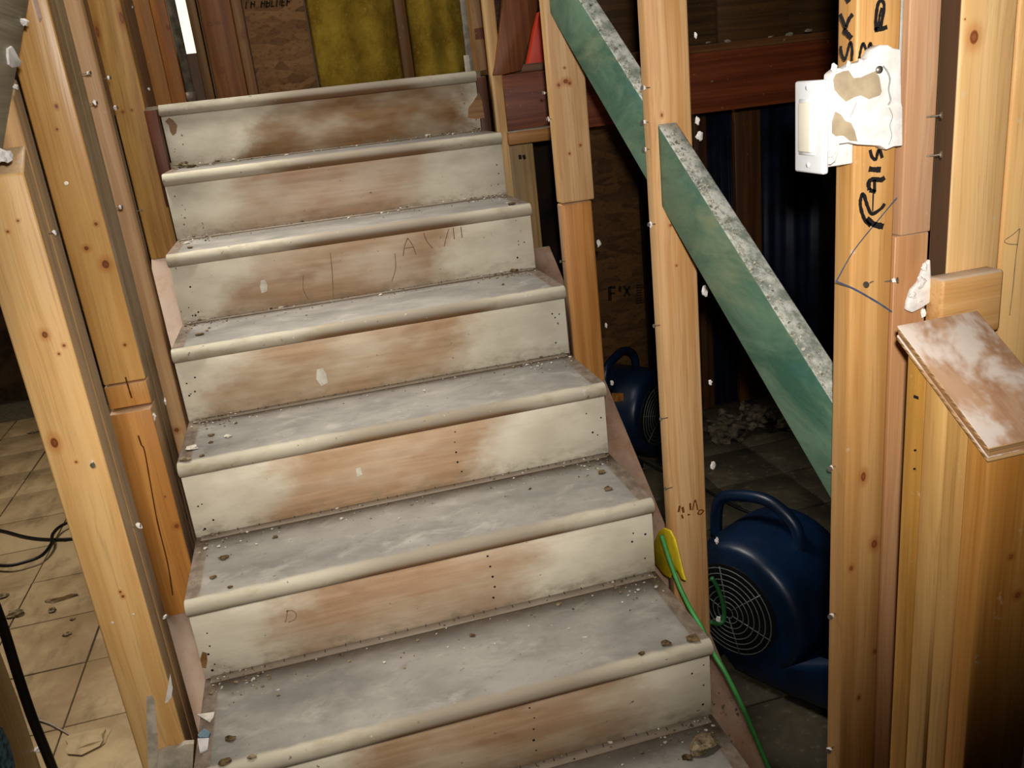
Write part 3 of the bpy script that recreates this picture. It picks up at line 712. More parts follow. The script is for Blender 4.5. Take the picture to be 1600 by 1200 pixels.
# green rails
def greenm():
    N = NT('green_treated', 0.55, 0.3); P = N.coords()
    c = N.mix(N.rng(N.noise(P, (9, 4, 9), 5, .65, .6), .34, .68), lin((92, 120, 98)), lin((48, 86, 70)))
    c = N.mix(N.rng(N.noise(P, (7, 3, 12), 4, .6), .52, .76, 0, .7), c, lin((128, 136, 106)))
    c = N.mix(N.rng(N.noise(P, (12, 5, 14), 3, .6), .56, .75, 0, .5), c, lin((36, 92, 94)))
    g = N.n('ShaderNodeNewGeometry'); s = N.n('ShaderNodeSeparateXYZ'); N.l(g.outputs['Normal'], s.inputs[0])
    nz = N.rng(s.outputs[2], .3, .6)
    d = N.mix(N.rng(N.noise(P, (26, 16, 26), 5, .75), .36, .62), lin((112, 118, 108)), lin((186, 186, 178)))
    d = N.mix(N.rng(N.noise(P, (48, 30, 48), 4, .7), .58, .7), d, lin((88, 84, 64)))
    c = N.mix(N.math('MULTIPLY', nz, .93), c, d)
    N.col(c); N.bump(N.noise(P, (70, 40, 70), 4, .7), .4, .003); return N.m
m_green = greenm()
RS = .655
def rz(y): return -.315+(y+1.322)*RS
def rail_piece(ya, yb, label):
    pts = [(1.055, ya, rz(ya)), (1.055, yb, rz(yb)), (1.055, yb, rz(yb)+.158), (1.055, ya, rz(ya)+.158)]
    o = poly('green_rail', pts, (.040, 0, 0), m_green, None, bev=.003)
    tag(o, label, 'rail')
    return o
g1 = rail_piece(-1.287, -.686, 'upper sloping green board with dusty grey top, between the two right-hand studs')
g2 = rail_piece(-1.924, -1.323, 'lower sloping green board running down behind the marked stud, dusty crumbly top')
def crumbs(o, ya, yb, n, seed):
    bm = bmesh.new(); rr = random.Random(seed)
    for k in range(n):
        y = rr.uniform(ya, yb); x = 1.055+min(abs(rr.gauss(0, .010)), .036)
        lump_bm(bm, (x, y, rz(y)+.158+.001), rr.uniform(.0012, .0032), seed*100+k, sub=1)
    c = obj('dust_crumbs', bm, plain('crumb_grey', (176, 172, 156), .95, .1, .3, 90, 0), None, (0, 0, 0)); c['kind'] = 'stuff'; place(c, o)
crumbs(g2, -1.90, -1.34, 230, 3); crumbs(g1, -1.27, -.7, 120, 4)

# C: the stud with writing
YC = -1.965
cr = at('y', YC, 1399, 300)[0]
kC = K(YC, [(1349, 745, .004, 1.9), (1366, 850, .005, 1.4), (1330, 888, .003, 1.3), (1367, 1018, .0028, 1.3), (1342, 1090, .0025, 1.5)])
mC = wood('pine_c', (202, 156, 98), (182, 134, 76), knots=kC)
C = stud(RX0, cr, YC, -1.926, FLOOR+.005, TOP, mC, 'thick pine stud with black marker writing, carrying the light switch', bev=.004)
stud(RX0+.002, 1.112, -1.924+.0, -1.888, FLOOR+.005, TOP, m_lum, 'stud hidden close behind the marked stud at the switch', bev=.003) if False else None
gs = at('y', YC+.004, 1411, 40)[0]
gst = box('drywall_edge', cr+.001, gs, YC+.004, -1.93, at('y', YC, 1400, 110)[2], TOP, plain('grey_paper', (168, 170, 166), .7, .2, .1, 30, .1), bev=.001)
tag(gst, 'thin grey strip between the marked stud and brown painted board', 'strip')
xb1 = at('y', YC-.006, 1470, 50)[0]; xb2 = at('y', YC-.006, 1452, 420)[0]
m_bp = wood('brown_paint', (192, 152, 118), (176, 134, 100), 0.38, stain=.25, spec=.4)
zst = at('y', YC-.006, 1450, 362)[2]
BP = stud(gs+.001, xb1, YC-.006, -1.93, zst, TOP, m_bp, 'brown painted board strip right of the light switch with nails on its edge', name='painted_board', cat='board', bev=.002)
BP2 = stud(cr+.001, xb2, YC-.002, -1.93, FLOOR+.005, zst-.001, wood('brown_low', (194, 148, 104), (172, 124, 82), 0.45), 'lower brown board between the marked stud and the capped post', name='painted_board', cat='board', bev=.002)
# handwriting, reading upwards: on the left arris and on the face
xe = RX0
letters = [('k', [(7, [(1322, -6), (1326, 3)])]),
  ('K', [(5.5, [(1312, 22), (1317, 34), (1321, 46)]), (5.5, [(1332, 22), (1326, 30), (1322, 42)]), (7, [(1317, 46), (1323, 52), (1330, 60)])]),
  ('S', [(4.5, [(1313, 72), (1314, 82), (1319, 93), (1323, 84), (1326, 72), (1329, 66), (1331, 78), (1330, 95)])]),
  ('3', [(4.5, [(1342, 92), (1344, 80), (1348, 68), (1352, 76), (1355, 82), (1357, 72), (1360, 68), (1362, 78), (1364, 88)])]),
  ('R', [(5.5, [(1368, 48), (1368, 30), (1371, 8), (1376, 1), (1381, 8), (1378, 30), (1376, 42)]), (4, [(1372, 44), (1374, 24), (1377, 12)]), (7, [(1366, 47), (1378, 45), (1386, 42)])]),
  ('S', [(5, [(1359, 234), (1362, 245), (1368, 249), (1371, 238), (1374, 234), (1378, 247)])]),
  ('I', [(8, [(1357, 264), (1366, 265), (1376, 265)])]),
  ('A', [(7, [(1358, 297), (1357, 285), (1364, 280), (1376, 281), (1382, 277)]), (5, [(1366, 281), (1366, 300)]), (6, [(1358, 297), (1368, 300)])]),
  ('R', [(5.5, [(1382, 318), (1376, 326), (1362, 334), (1355, 322), (1349, 304), (1345, 308), (1344, 322), (1350, 342), (1360, 353)]), (9, [(1354, 341), (1364, 350), (1380, 354)]), (2.5, [(1364, 302), (1363, 330)])])]
for ch, ik in letters: writing('marker_letter', 'y', YC, ik, m_ink, C)
writing('layout_line', 'y', YC, [(2, [(1401, 309), (1375, 340), (1334, 391), (1307, 438)]), (2.6, [(1305, 439), (1335, 452), (1370, 472), (1396, 489)])], m_blue_line, C, 'blue layout lines')

# light switch
SW = empty('light_switch', (1.0, -1.94, -0.2), 'white rocker light switch on a box caked with torn plaster, fixed to the marked stud', 'switch')
m_white = plain('switch_white', (226, 228, 230), .35, .45, .03, 10, 0)
m_cream = plain('rocker_cream', (224, 218, 200), .35, .45, .03, 10, 0)
XS = .985; YS_ = -1.984
c1, c2, c3, c4 = (at('x', XS, u, v) for u, v in ((1240, 130), (1286, 122), (1286, 272), (1242, 270)))
yf, yb_ = (c2[1]+c3[1])/2, (c1[1]+c4[1])/2; zt, zb = (c1[2]+c2[2])/2, (c3[2]+c4[2])/2
box('cover_plate', XS, XS+.009, yf, yb_, zb, zt, m_white, SW, bev=.003)
q1, q2, q3, q4 = (at('x', XS-.001, u, v) for u, v in ((1252, 160), (1271, 158), (1269, 238), (1250, 236)))
box('rocker', XS-.006, XS+.003, q2[1], q1[1], q3[2], q1[2], m_cream, SW, bev=.0015)
bm = bmesh.new(); bx(bm, -.002, .001, q2[1]-.004-q1[1], .004, q3[2]-.004-q1[2], .004)
place(obj('rocker_frame', bm, m_white, None, (XS-.0005, q1[1], q1[2]), bev=.001, seg=1), SW)
for u, v in ((1262, 137), (1263, 258)):
    p = at('x', XS, u, v); bm = bmesh.new(); tube_bm(bm, [(0, 0, 0), (-.0015, 0, 0)], .0028, 12); place(obj('screw', bm, m_white, None, tuple(p), smooth=True), SW)
box('switch_box', XS+.0092, RX0-.001, YS_+.018, yb_-.012, zb+.006, zt-.006, m_plaster, SW, bev=.002)
YS = -1.984
side = [(1299, 134), (1300, 116), (1304, 112), (1312, 106), (1318, 108), (1330, 100), (1345, 97), (1358, 91), (1366, 76), (1376, 70), (1388, 70), (1396, 75), (1408, 77), (1409, 160), (1411, 168), (1411, 228), (1398, 229), (1386, 234), (1376, 228), (1340, 226), (1326, 223), (1312, 225), (1310, 240), (1306, 252), (1298, 258), (1297.5, 200)]
pb = poly('plaster_coat', [at('y', YS, *p) for p in side], (0, .0175, 0), m_plaster, SW, bev=.0015)
m_paper = plain('torn_brown_paper', (176, 158, 130), .8, .15, .08, 30, .1)
poly('torn_paper', [at('y', YS-.0004, *p) for p in ((1302, 124), (1306, 116), (1318, 111), (1326, 110), (1334, 122), (1345, 121), (1356, 116), (1368, 111), (1374, 120), (1378, 143), (1375, 149), (1358, 155), (1345, 149), (1335, 152), (1322, 159), (1312, 150), (1304, 140))], (0, .001, 0), m_paper, SW)
poly('torn_paper', [at('y', YS-.0004, *p) for p in ((1300, 190), (1305, 174), (1314, 179), (1321, 189), (1330, 192), (1336, 205), (1340, 221), (1328, 220), (1318, 212), (1306, 213), (1300, 208))], (0, .001, 0), m_paper, SW)
bm = bmesh.new(); tube_bm(bm, [(0, 0, 0), (0, -.002, 0)], .0045, 12); place(obj('screw', bm, m_steel, None, tuple(at('y', YS-.0005, 1373, 109)), smooth=True), SW)
rr = random.Random(21)
for k, (u, v, r) in enumerate(((1300, 240, .005), (1303, 228, .004), (1303, 108, .0045), (1326, 101, .003), (1345, 98, .003))):
    lump('plaster_lump', at('y', YS-.001 if u > 1296 else -1.95, u, v), r, m_plaster, SW, seed=200+k, sq=(1, .5, 1.3), sub=2)

writing('plaster_crack', 'y', YS-.0002, [(3, [(1379, 103), (1386, 112), (1390, 124), (1388, 140), (1391, 156), (1387, 164)]), (1.6, [(1389, 168), (1394, 182), (1390, 196), (1393, 212), (1388, 226)]), (1.2, [(1338, 160), (1333, 172), (1328, 184)])], plain('plaster_grey', (168, 164, 160), .9, .1, .1, 40, 0), SW)['kind'] = 'stuff'
# plaster wad lower down on the brown strip
pw = pxpoly('plaster_wad', 'y', YC-.0065, [(1448, 404), (1441, 412), (1436, 424), (1430, 440), (1419, 452), (1413, 470), (1411, 483), (1420, 487), (1434, 480), (1446, 472), (1452, 468), (1450, 455), (1449, 430)], .008, m_plaster, None, bev=.002)
tag(pw, 'ragged white plaster wad stuck low on the brown painted board', 'plaster')
for k, (u, v, r, s) in enumerate(((1440, 440, .006, 1.5), (1425, 462, .005, 1), (1444, 418, .004, 1.4), (1438, 470, .004, .8))):
    lump('plaster_lump', at('y', YC-.014, u, v), r, m_plaster, pw, seed=300+k, sq=(1, .6, s), sub=2)
pf = lump('plaster_fleck', at('y', YC-.010, 1443, 489), .005, m_plaster, None, 310, sq=(.7, .5, 1.2)); tag(pf, 'small white plaster fleck just below the ragged wad', 'plaster')

# E studs, block behind the cap
YE = -1.967
ex0, ex1, ex2 = at('y', YE, 1499, 80)[0], at('y', YE, 1587, 80)[0], at('y', YE, 1587, 80)[0]+.075
E1 = stud(ex0, ex1, YE, YE+.038, FLOOR+.005, TOP, wood('pine_e', (224, 186, 132), (208, 166, 110), side=(-1, (62, 34, 22), .95), knots=K(YE, [(1522, 58, .0065, 1.35), (1508, 30, .001, 1)])), 'broad pale pine stud with one round knot, top right', bev=.005)  # dark maroon on E1's left side imitates the shaded gap beside it
E2 = stud(ex1+.001, ex2, YE, YE+.038, FLOOR+.005, TOP, wood('pine_e2', (220, 178, 118), (204, 154, 92)), 'pine stud with a pencil flag mark at the right edge of the view', bev=.005)
writing('pencil_mark', 'y', YE, [(1.3, [(1577, 493), (1582, 450), (1587, 400), (1593, 357)]), (1.3, [(1593, 357), (1580, 368), (1569, 376), (1575, 381), (1590, 382)])], m_pencil, E2)
bz1 = at('y', -2.002, 1450, 442)[2]; bxl = 1.150; bxr = 1.246
BK = tag(box('cross_block', bxl, bxr, -2.002, YE-.003, bz1-.085, bz1, wood('block_x', (206, 160, 104), (186, 136, 78), axis='x', dust=.9, dustc=(200, 186, 170)), bev=.005), 'horizontal pine block with pale dusty top edge above the capped post', 'block')

# D: built-up post with plywood cap
yD = [-2.219, -2.1835, -2.148, -2.112, -2.076]
tD = [((186, 130, 62), (164, 108, 44)), ((190, 146, 84), (168, 122, 62)), ((198, 156, 94), (180, 134, 72)), ((186, 138, 64), (164, 114, 46))]
lD = ['front pine stud of the capped post, orange face to the right', 'second pine stud back in the capped post', 'palest pine stud of the capped post, third back', 'rear pine stud of the capped post with dark nail holes']
def capz(y): return -.384+(y+2.066)*.64
Ds = []
for k in range(4):
    ya, yb2 = yD[k], yD[k+1]-.001
    z1 = capz(ya)-.0195
    m = wood('pine_d%d' % k, *tD[k], knots=([] if k else K(yD[0], [(1590, 930, .004, 1), (1580, 870, .003, 1)])))
    d = stud(RX0+.002*(k % 2), 1.131, ya, yb2, FLOOR+.005, z1, m, lD[k], dz=.0215, dz0=0, bev=.0035)
    Ds.append(d)
writing('nail_holes', 'x', RX0+.002, [(9, [(1432, 618), (1432, 623)]), (4, [(1430, 702), (1431, 705)]), (4, [(1429, 731), (1430, 734)]), (6, [(1434, 919), (1437, 925)]), (5, [(1430, 1032), (1432, 1038)])], m_ink, Ds[3])
def plym():
    N = NT('cap_plywood', .5, .35); P = N.coords()
    g = N.n('ShaderNodeNewGeometry'); s = N.n('ShaderNodeSeparateXYZ'); N.l(g.outputs['Normal'], s.inputs[0])
    top = N.rng(s.outputs[2], .3, .6)
    c = N.mix(N.rng(N.noise(P, (40, 8, 8), 4, .6), .35, .7), lin((180, 144, 114)), lin((152, 110, 78)))
    wh = N.rng(N.noise(P, (13, 9, 9), 4, .6, .3), .43, .57)
    c = N.mix(N.math('MULTIPLY', wh, .85), c, lin((214, 202, 192)))
    side = N.mix(N.rng(N.noise(P, (3, 3, 330), 2, .5), .42, .58), lin((196, 156, 108)), lin((138, 104, 66)))
    c = N.mix(top, side, c); N.col(c); N.bump(N.noise(P, (90, 60, 90), 3), .25, .0015); return N.m
# the cap: plies stacked as separate layers
capo = empty('post_cap', (1.09, -2.14, capz(-2.14)-.02), 'sloping plywood cap smeared with white plaster on top of the built-up post', 'cap')
m_ply = plym(); m_ply2 = wood('ply_edge_dark', (170, 130, 88), (140, 100, 62), axis='x', dust=.5)
xr = 1.151
for k in range(3):
    o1 = -.0175+.006*k
    ya, yb3 = -2.222, -2.064
    dx = .0015*(k % 2)
    pts = [(1.036+dx, ya+dx, capz(ya)+o1), (1.036+dx, yb3, capz(yb3)+o1), (1.036+dx, yb3, capz(yb3)+o1+.0058), (1.036+dx, ya+dx, capz(ya)+o1+.0058)]
    poly('ply', pts, (xr-1.036-dx, 0, 0), m_ply if k == 2 else (m_ply2 if k == 1 else m_ply), capo, bev=.0012)

# ------------------------------------------------------------------ nails and crumbs on the studs
L_ = (-1, -.25, .1); R_ = (1, -.2, .05)
for u, v, pl in ((848, 145, .003), (854, 186, .0045), (875, 408, 0)): nail(A1 if v < 340 else A2, 'x', RX0, u+8, v, L_, pl)
for u, v, pl in ((1005, 137, .004), (1005, 191, .0042), (1007, 233, .0035), (1015, 350, .0045), (1023, 508, 0), (1033, 653, 0), (1040, 762, 0)): nail(B, 'x', RX0, u+8, v, L_, pl)
for k, (u, v, r) in enumerate(((1087, 55, .004), (1090, 188, .006), (1093, 213, .0075), (1102, 455, .009), (1110, 597, .005), (1114, 727, .0075), (1120, 845, .0065), (1123, 967, .0065))):
    lump('plaster_crumb', tuple(at('y', -1.30, u, v)), r, m_plaster, B, seed=400+k, sq=(.8, .6, 1.3), sub=2)
for k, (u, v, r) in enumerate(((936, 380, .008), (947, 508, .0055), (956, 598, .006))):
    lump('plaster_crumb', tuple(at('y', -.66, u, v)), r, m_plaster, A2, seed=420+k, sq=(.8, .6, 1.3), sub=2)
for u, v, pl in ((1301, 728, .0042), (1301, 958, .0042), (1298, 1167, .005)): nail(C, 'x', RX0, u+4, v, (-1, -.5, .05), pl)
nail(C, 'y', YC, 1363, 440, (-.9, -.4, -.05), .002); nail(C, 'y', YC, 1384, 440, (.9, -.4, .05), .003)
for v in (183, 244): nail(BP, 'y', YC-.006, 1448, v, (.7, -.9, .1), 0.0, .002)
# left studs
for o_, y_, lst in ((F1, None, ((76, 365, .0035), (208, 823, .006), (250, 965, .004))),):
    for u, v, pl in lst: nail(o_, 'x', LX1, u, v, R_, pl)
for u, v, pl in ((131, 115, .0045), (141, 162, .005), (181, 325, .004)): nail(F2, 'x', LX1, u, v, R_, pl)
for u, v, pl in ((163, 123, .004), (174, 169, .005), (213, 330, 0), ): nail(F3, 'x', LX1, u, v, R_, pl)
for u, v, pl in ((228, 140, .004), (202, 12, .003)): nail(F4c, 'x', LX1, u, v, R_, pl)
nail(F2, 'y', -.947, 104, 287, (.2, -1, .1), .003); nail(F1, 'y', -1.43, 146, 722, (.1, -1, .0), .0)
for k, (u, v, r) in enumerate(((258, 627, .006), (241, 651, .007))): lump('plaster_crumb', tuple(at('x', LX1+.001, u, v)), r, m_plaster, F2l if v > 640 else F2k, seed=430+k, sq=(.5, 1, 1.4))
for k, (u, v, r) in enumerate(((176, 973, .0025), (208, 960, .0025), (144, 722, .0028))): lump('plaster_crumb', tuple(at('y', -1.431, u, v)), r, m_plaster, F1, seed=440+k, sq=(1, .5, 1), sub=1)
# white streaks and the splinter of plaster
pxpoly('plaster_streak', 'y', -1.430, [(229, 1088), (237, 1086), (242, 1095), (246, 1140), (248, 1200), (250, 1230), (233, 1230), (231, 1180), (229, 1130)], .0015, plain('streak', (206, 194, 176), .8, .2), F1)
pxpoly('plaster_streak', 'y', -1.430, [(258, 1098), (266, 1052), (270, 1075), (268, 1088), (262, 1097)], .0012, m_plaster, F1)
pxpoly('plaster_streak', 'y', -.947, [(52, 0), (58, 0), (62, 14), (66, 28), (63, 36), (58, 22)], .002, plain('pinkish_plaster', (214, 186, 176), .8, .2), F2)
# drywall scrap standing at the foot of the sawn-off stud
dw = poly('drywall_scrap', [at('y', -1.452, *p) for p in ((247, 1177), (262, 1171), (275, 1170), (288, 1163), (303, 1162), (302, 1182), (300, 1230), (242, 1230))], (0, .012, 0), plain('dusty_drywall', (196, 184, 166), .85, .15, .1, 30, .2), None, bev=.001)
tag(dw, 'dusty off-white drywall scrap across the foot of the sawn-off stud', 'drywall')

# ------------------------------------------------------------------ hoses, cords, yellow guard
m_hose = plain('green_hose', (70, 150, 74), .45, .4, .1, 20, 0)
p = [at('x', 1.012, 1032, 838), at('x', 1.02, 1040, 870), at('x', 1.03, 1056, 910), at('y', -1.345, 1074, 950), at('y', -1.36, 1092, 985), at('y', -1.40, 1106, 1012)]
def onplate(y, x, h=.005): return (x, y, plateR(y)+h)
pts = [(1.004, -1.22, -.905), (1.010, -1.27, -.95), (1.020, -1.33, -1.02)]
def hp_(X, u, v): return tuple(at('x', X, u, v))
hose = [hp_(1.012, 1034, 836), hp_(1.016, 1044, 868), hp_(1.022, 1060, 912), hp_(1.028, 1077, 948), hp_(1.032, 1093, 975), hp_(1.034, 1103, 995)]
hz = tube('green_hose', hose+[hp_(1.036, 1117, 1024), hp_(1.045, 1134, 1052), hp_(1.060, 1158, 1100), hp_(1.08, 1180, 1150), hp_(1.10, 1206, 1212)], .0052, m_hose, None, n=10)
tag(hz, 'bright green hose hanging down along the right edge of the lower steps', 'hose')
h2 = tube('green_hose', [tuple(at('y', -1.24, *q)) for q in ((1112, 903), (1121, 918), (1130, 945), (1131, 968), (1122, 975), (1110, 972))], .0055, plain('green_hose_dim', (44, 104, 54), .5, .3, .1, 20, 0), None, n=10)
tag(h2, 'loop of darker green hose behind the golden stud in front of the blower grille', 'hose')
# yellow guard: curved plastic shell
ye = [at('x', 1.031, u, v) for u, v in ((1022, 880), (1022, 845), (1029, 829), (1037, 825), (1046, 829), (1053, 842), (1058, 860), (1066, 895), (1070, 908), (1064, 906), (1058, 894), (1050, 890), (1046, 904), (1036, 898))]
yg = poly('yellow_guard', ye, (.006, 0, 0), plain('yellow_plastic', (214, 186, 30), .45, .4, .1, 20, 0), None, bev=.003)
tag(yg, 'curved yellow plastic guard poking up beside the riser under the green hose', 'plastic guard')

m_blackc = plain('black_rubber', (18, 18, 20), .45, .4, .1, 20, 0)
c1_ = tube('power_cord', [tuple(at('z', FLOOR+.010, *q)) for q in ((-40, 826), (0, 829), (35, 838), (60, 842), (85, 843), (112, 842), (150, 838))], .007, m_blackc, None, n=8)
tag(c1_, 'straight black cord crossing the dusty floor at the far left', 'cord')
c2_ = tube('power_cord', [tuple(at('z', FLOOR+.030, *q)) for q in ((-30, 880), (10, 884), (40, 878), (65, 868), (80, 850), (82, 836), (92, 824), (108, 816), (125, 812))], .007, m_blackc, None, n=8)
tag(c2_, 'looping black cord lying over the straight one at the far left', 'cord')
c3_ = tube('power_cord', [tuple(at('z', FLOOR+.010, *q)) for q in ((985, 712), (1010, 724), (1040, 738), (1080, 752), (1112, 771), (1150, 792), (1200, 812), (1250, 830), (1300, 846))], .006, m_blackc, None, n=8)
tag(c3_, 'black cord crossing the dark tiled floor between the two blue blowers', 'cord')
# near left: black hose and painted board below the rail
XB = -.45
bh = tube('black_hose', [tuple(at('x', XB, *q)) for q in ((-30, 890), (-8, 945), (8, 990), (28, 1055), (50, 1120), (76, 1185), (105, 1260))], .011, m_blackc, None, n=12)
tag(bh, 'thick black hose slanting down at the bottom left corner', 'hose')
lb = poly('leaning_board', [at('x', XB-.034, *q) for q in ((-60, 900), (-2, 1010), (28, 1090), (70, 1215), (90, 1290), (-60, 1290))], (-.03, 0, 0), wood('lean', (190, 154, 96), (166, 128, 74)), None, bev=.003)
tag(lb, 'leaning pine board with blue paint smears in the bottom left corner', 'board')
pxpoly('blue_paint_patch', 'x', XB-.0338, [(-10, 1130), (4, 1138), (14, 1160), (22, 1188), (26, 1215), (-10, 1215)], .0006, plain('blue_smear', (96, 138, 160), .7, .2, .4, 60, 0), lb)
lump('plaster_crumb', at('x', XB-.028, 59, 1172), .008, m_plaster, lb, 77)

# ------------------------------------------------------------------ blowers
m_bl = plain('blower_blue', (8, 32, 60), .38, .5, .25, 9, .05)
m_bl2 = plain('blower_blue_dusty', (52, 72, 88), .7, .3, .3, 30, .1)
m_wire = plain('grille_wire', (96, 104, 98), .4, .5, .1, 50, 0)
def blower(name, loc, rot, scale, label, tilt=0):
    r = empty(name, loc, label, 'air blower', 'blue carpet blowers on the lower floor'); r.rotation_euler = (0, 0, rot)
    s = scale; wd = .30*s
    # volute profile in (y,z)
    prof = []
    for k in range(0, 30):
        a = math.radians(-70+k*(300/29)); rad = (.165+.055*k/29)*s
        prof.append((math.cos(a)*rad*1.0, .225*s+math.sin(a)*rad))
    prof = prof+[(-.30*s, .06*s+.13*s), (-.36*s, .17*s), (-.36*s, .03*s), (-.2*s, .012*s), (.0, .012*s)]
    bm = bmesh.new(); secs = []
    for fx, sh in ((-.5, .86), (-.485, .93), (-.45, .975), (-.36, 1.0), (0, 1.012), (.36, 1.0), (.45, .975), (.485, .93), (.5, .86)):
        secs.append([bm.verts.new((fx*wd, p[0]*sh, .2*s+(p[1]-.2*s)*sh)) for p in prof])
    n = len(prof)
    for a_, b_ in zip(secs, secs[1:]):
        for k in range(n): bm.faces.new([a_[k], b_[k], b_[(k+1) % n], a_[(k+1) % n]])
    bm.faces.new(secs[0][::-1]); bm.faces.new(secs[-1])
    def add(nm, bm, mat, par=r, smooth=True, bev=0):
        o = obj(nm, bm, mat, None, (0, 0, 0), smooth=smooth, bev=bev); o.parent = par; return o
    body = add('housing', bm, m_bl)
    # outlet mouth
    bm = bmesh.new(); bx(bm, -wd*.36, wd*.36, -.372*s, -.355*s, .045*s, .155*s); mo = add('outlet', bm, m_blackc, smooth=False, bev=.004)
    bm = bmesh.new(); tube_bm(bm, [(-wd*.40, -.372*s, .036*s), (wd*.40, -.372*s, .036*s), (wd*.40, -.372*s, .165*s), (-wd*.40, -.372*s, .165*s)], .009*s, 8, True); add('outlet_rim', bm, m_bl)
    # handle
    hpt = smooth_path([(0, -.11*s, .33*s), (0, -.105*s, .44*s), (0, -.03*s, .495*s), (0, .06*s, .49*s), (0, .14*s, .45*s), (0, .155*s, .33*s)], 5)
    bm = bmesh.new(); tube_bm(bm, hpt, .017*s, 10); add('handle', bm, m_bl)
    # side grilles
    for sd in (-1, 1):
        bm = bmesh.new(); tube_bm(bm, [(sd*wd*.49, 0, .225*s), (sd*wd*.515, 0, .225*s)], .135*s, 32); add('intake', bm, m_blackc, smooth=False)
        bm = bmesh.new()
        for q in range(1, 9):
            rad = .016*q*s; N_ = 36
            tube_bm(bm, [(sd*(wd*.545+.010*s*(1-(q/8)**2)), math.cos(t*2*math.pi/N_)*rad, .225*s+math.sin(t*2*math.pi/N_)*rad) for t in range(N_)], .0016*s, 5, True)
        for q in range(6):
            a = q*math.pi/3+.3
            tube_bm(bm, [(sd*(wd*.545+.010*s), math.cos(a)*.016*s, .225*s+math.sin(a)*.016*s), (sd*wd*.545, math.cos(a)*.132*s, .225*s+math.sin(a)*.132*s)], .0018*s, 5)
        add('wire_grille', bm, m_wire)
    for sx in (-1, 1):
        for yy in (-.28*s, .1*s):
            bm = bmesh.new(); bx(bm, sx*wd*.34-.02, sx*wd*.34+.02, yy-.02, yy+.02, 0, .03*s); add('foot', bm, m_blackc, smooth=False, bev=.003)
    return r
b1p = at('z', FLOOR+.004, 1205, 1030)
b1 = blower('air_blower', (b1p[0]+.0, b1p[1]+.04, FLOOR+.004), math.radians(28), 1.0, 'near blue carpet blower with round wire grille, beside the stairs between the studs')
b2p = at('z', FLOOR+.004, 985, 715)
b2 = blower('air_blower', (b2p[0], b2p[1]+.02, FLOOR+.004), math.radians(128), 1.0, 'far blue carpet blower with an orange label, behind the first right-hand stud')
bm = bmesh.new(); bx(bm, -.05, .05, -.372, -.3605, .10, .15)
b1['group'] = ''; del b1['group']; del b2['group']
# sticker on the far one, facing the stairs
lab = pxpoly('label_sticker', 'y', b2p[1]-.215, [(956, 614), (974, 614), (974, 626), (957, 628)], .001, plain('orange_sticker', (170, 110, 40), .6, .3, .2, 60, 0), b2)

# ------------------------------------------------------------------ loose debris
m_deb = plain('debris_tan', (150, 132, 104), .95, .1, .35, 70, .3)
m_deb2 = plain('debris_brown', (112, 92, 64), .95, .1, .35, 70, .3)
m_debw = plain('debris_white', (214, 206, 192), .95, .1, .1, 70, .2)
# fine grit on the treads
steps = {1: 'top step below the landing', 2: 'second step below the landing', 3: 'third step below the landing', 4: 'fourth step below the landing', 5: 'fifth step below the landing', 6: 'sixth step below the landing', 7: 'lowest step in view'}
for i in range(1, 8):
    bm = bmesh.new(); rr = random.Random(310+i); bw = bmesh.new()
    for k in range(170):
        x = rr.uniform(.01, .99)
        if rr.random() < .45: x = rr.choice([rr.uniform(.01, .12), rr.uniform(.86, .99)])
        back = -i*RUN+RUN+OV; y = back-abs(rr.gauss(0, .05))-.004
        if y < -i*RUN+.02: y = back-.03
        lift = .0035 if y > back-.025 else 0
        q = rr.uniform(.0009, .0024) if rr.random() < .85 else rr.uniform(.0026, .0045)
        lump_bm(bw if k % 3 == 0 else bm, (x, y-back, lift+q*.65), q, 31000+i*500+k, sq=(1.2, 1, .6), sub=1)
    for mesh, mat, nm, cw in ((bm, m_deb, 'plaster_grit', 'tan'), (bw, m_debw, 'white_grit', 'white')):
        o = obj(nm, mesh, mat, None, (0, back, -i*RISE))
        o['kind'] = 'stuff'; place(o, treads[i])
# larger chips: (u, v, tread, radius, squash, material)
chips = [(285, 262, 1, .020, m_deb), (300, 262, 1, .013, m_deb2), (342, 254, 1, .010, m_deb), (448, 243, 1, .006, m_debw), (650, 211, 1, .009, m_debw), (420, 240, 1, .009, m_deb2),
         (745, 205, 1, .012, m_deb), (297, 388, 2, .008, m_deb2), (292, 381, 2, .008, m_debw), (800, 320, 2, .011, m_deb2), (792, 318, 2, .005, m_debw),
         (802, 425, 3, .012, m_deb2), (312, 524, 3, .009, m_deb2), (440, 475, 3, .006, m_debw),
         (330, 681, 4, .007, m_deb2), (330, 692, 4, .006, m_deb2), (356, 683, 4, .008, m_debw), (316, 713, 4, .006, m_deb2), (300, 702, 4, .013, m_debw), (290, 720, 4, .012, m_deb),
         (350, 873, 5, .010, m_deb2), (333, 903, 5, .007, m_deb2), (430, 840, 5, .006, m_deb2), (940, 739, 5, .010, m_deb2), (950, 765, 5, .010, m_deb2), (360, 918, 5, .005, m_deb2),
         (1040, 1007, 6, .010, m_deb2), (1082, 1000, 6, .013, m_deb2), (1003, 1022, 6, .006, m_deb2), (360, 1156, 6, .009, m_deb2), (352, 1192, 6, .010, m_deb2), (394, 1184, 6, .007, m_deb), (738, 994, 6, .006, m_deb2),
         (1098, 1168, 7, .028, m_deb), (1074, 1185, 7, .009, m_deb2)]
def ordn(u):
    return 'far left' if u < 340 else ('left' if u < 480 else ('middle' if u < 720 else 'right'))
steps = {1: 'top step below the landing', 2: 'second step below the landing', 3: 'third step below the landing', 4: 'fourth step below the landing', 5: 'fifth step below the landing', 6: 'sixth step below the landing', 7: 'lowest step in view'}
cn = {id(m_deb): 'tan', id(m_deb2): 'brown', id(m_debw): 'white'}
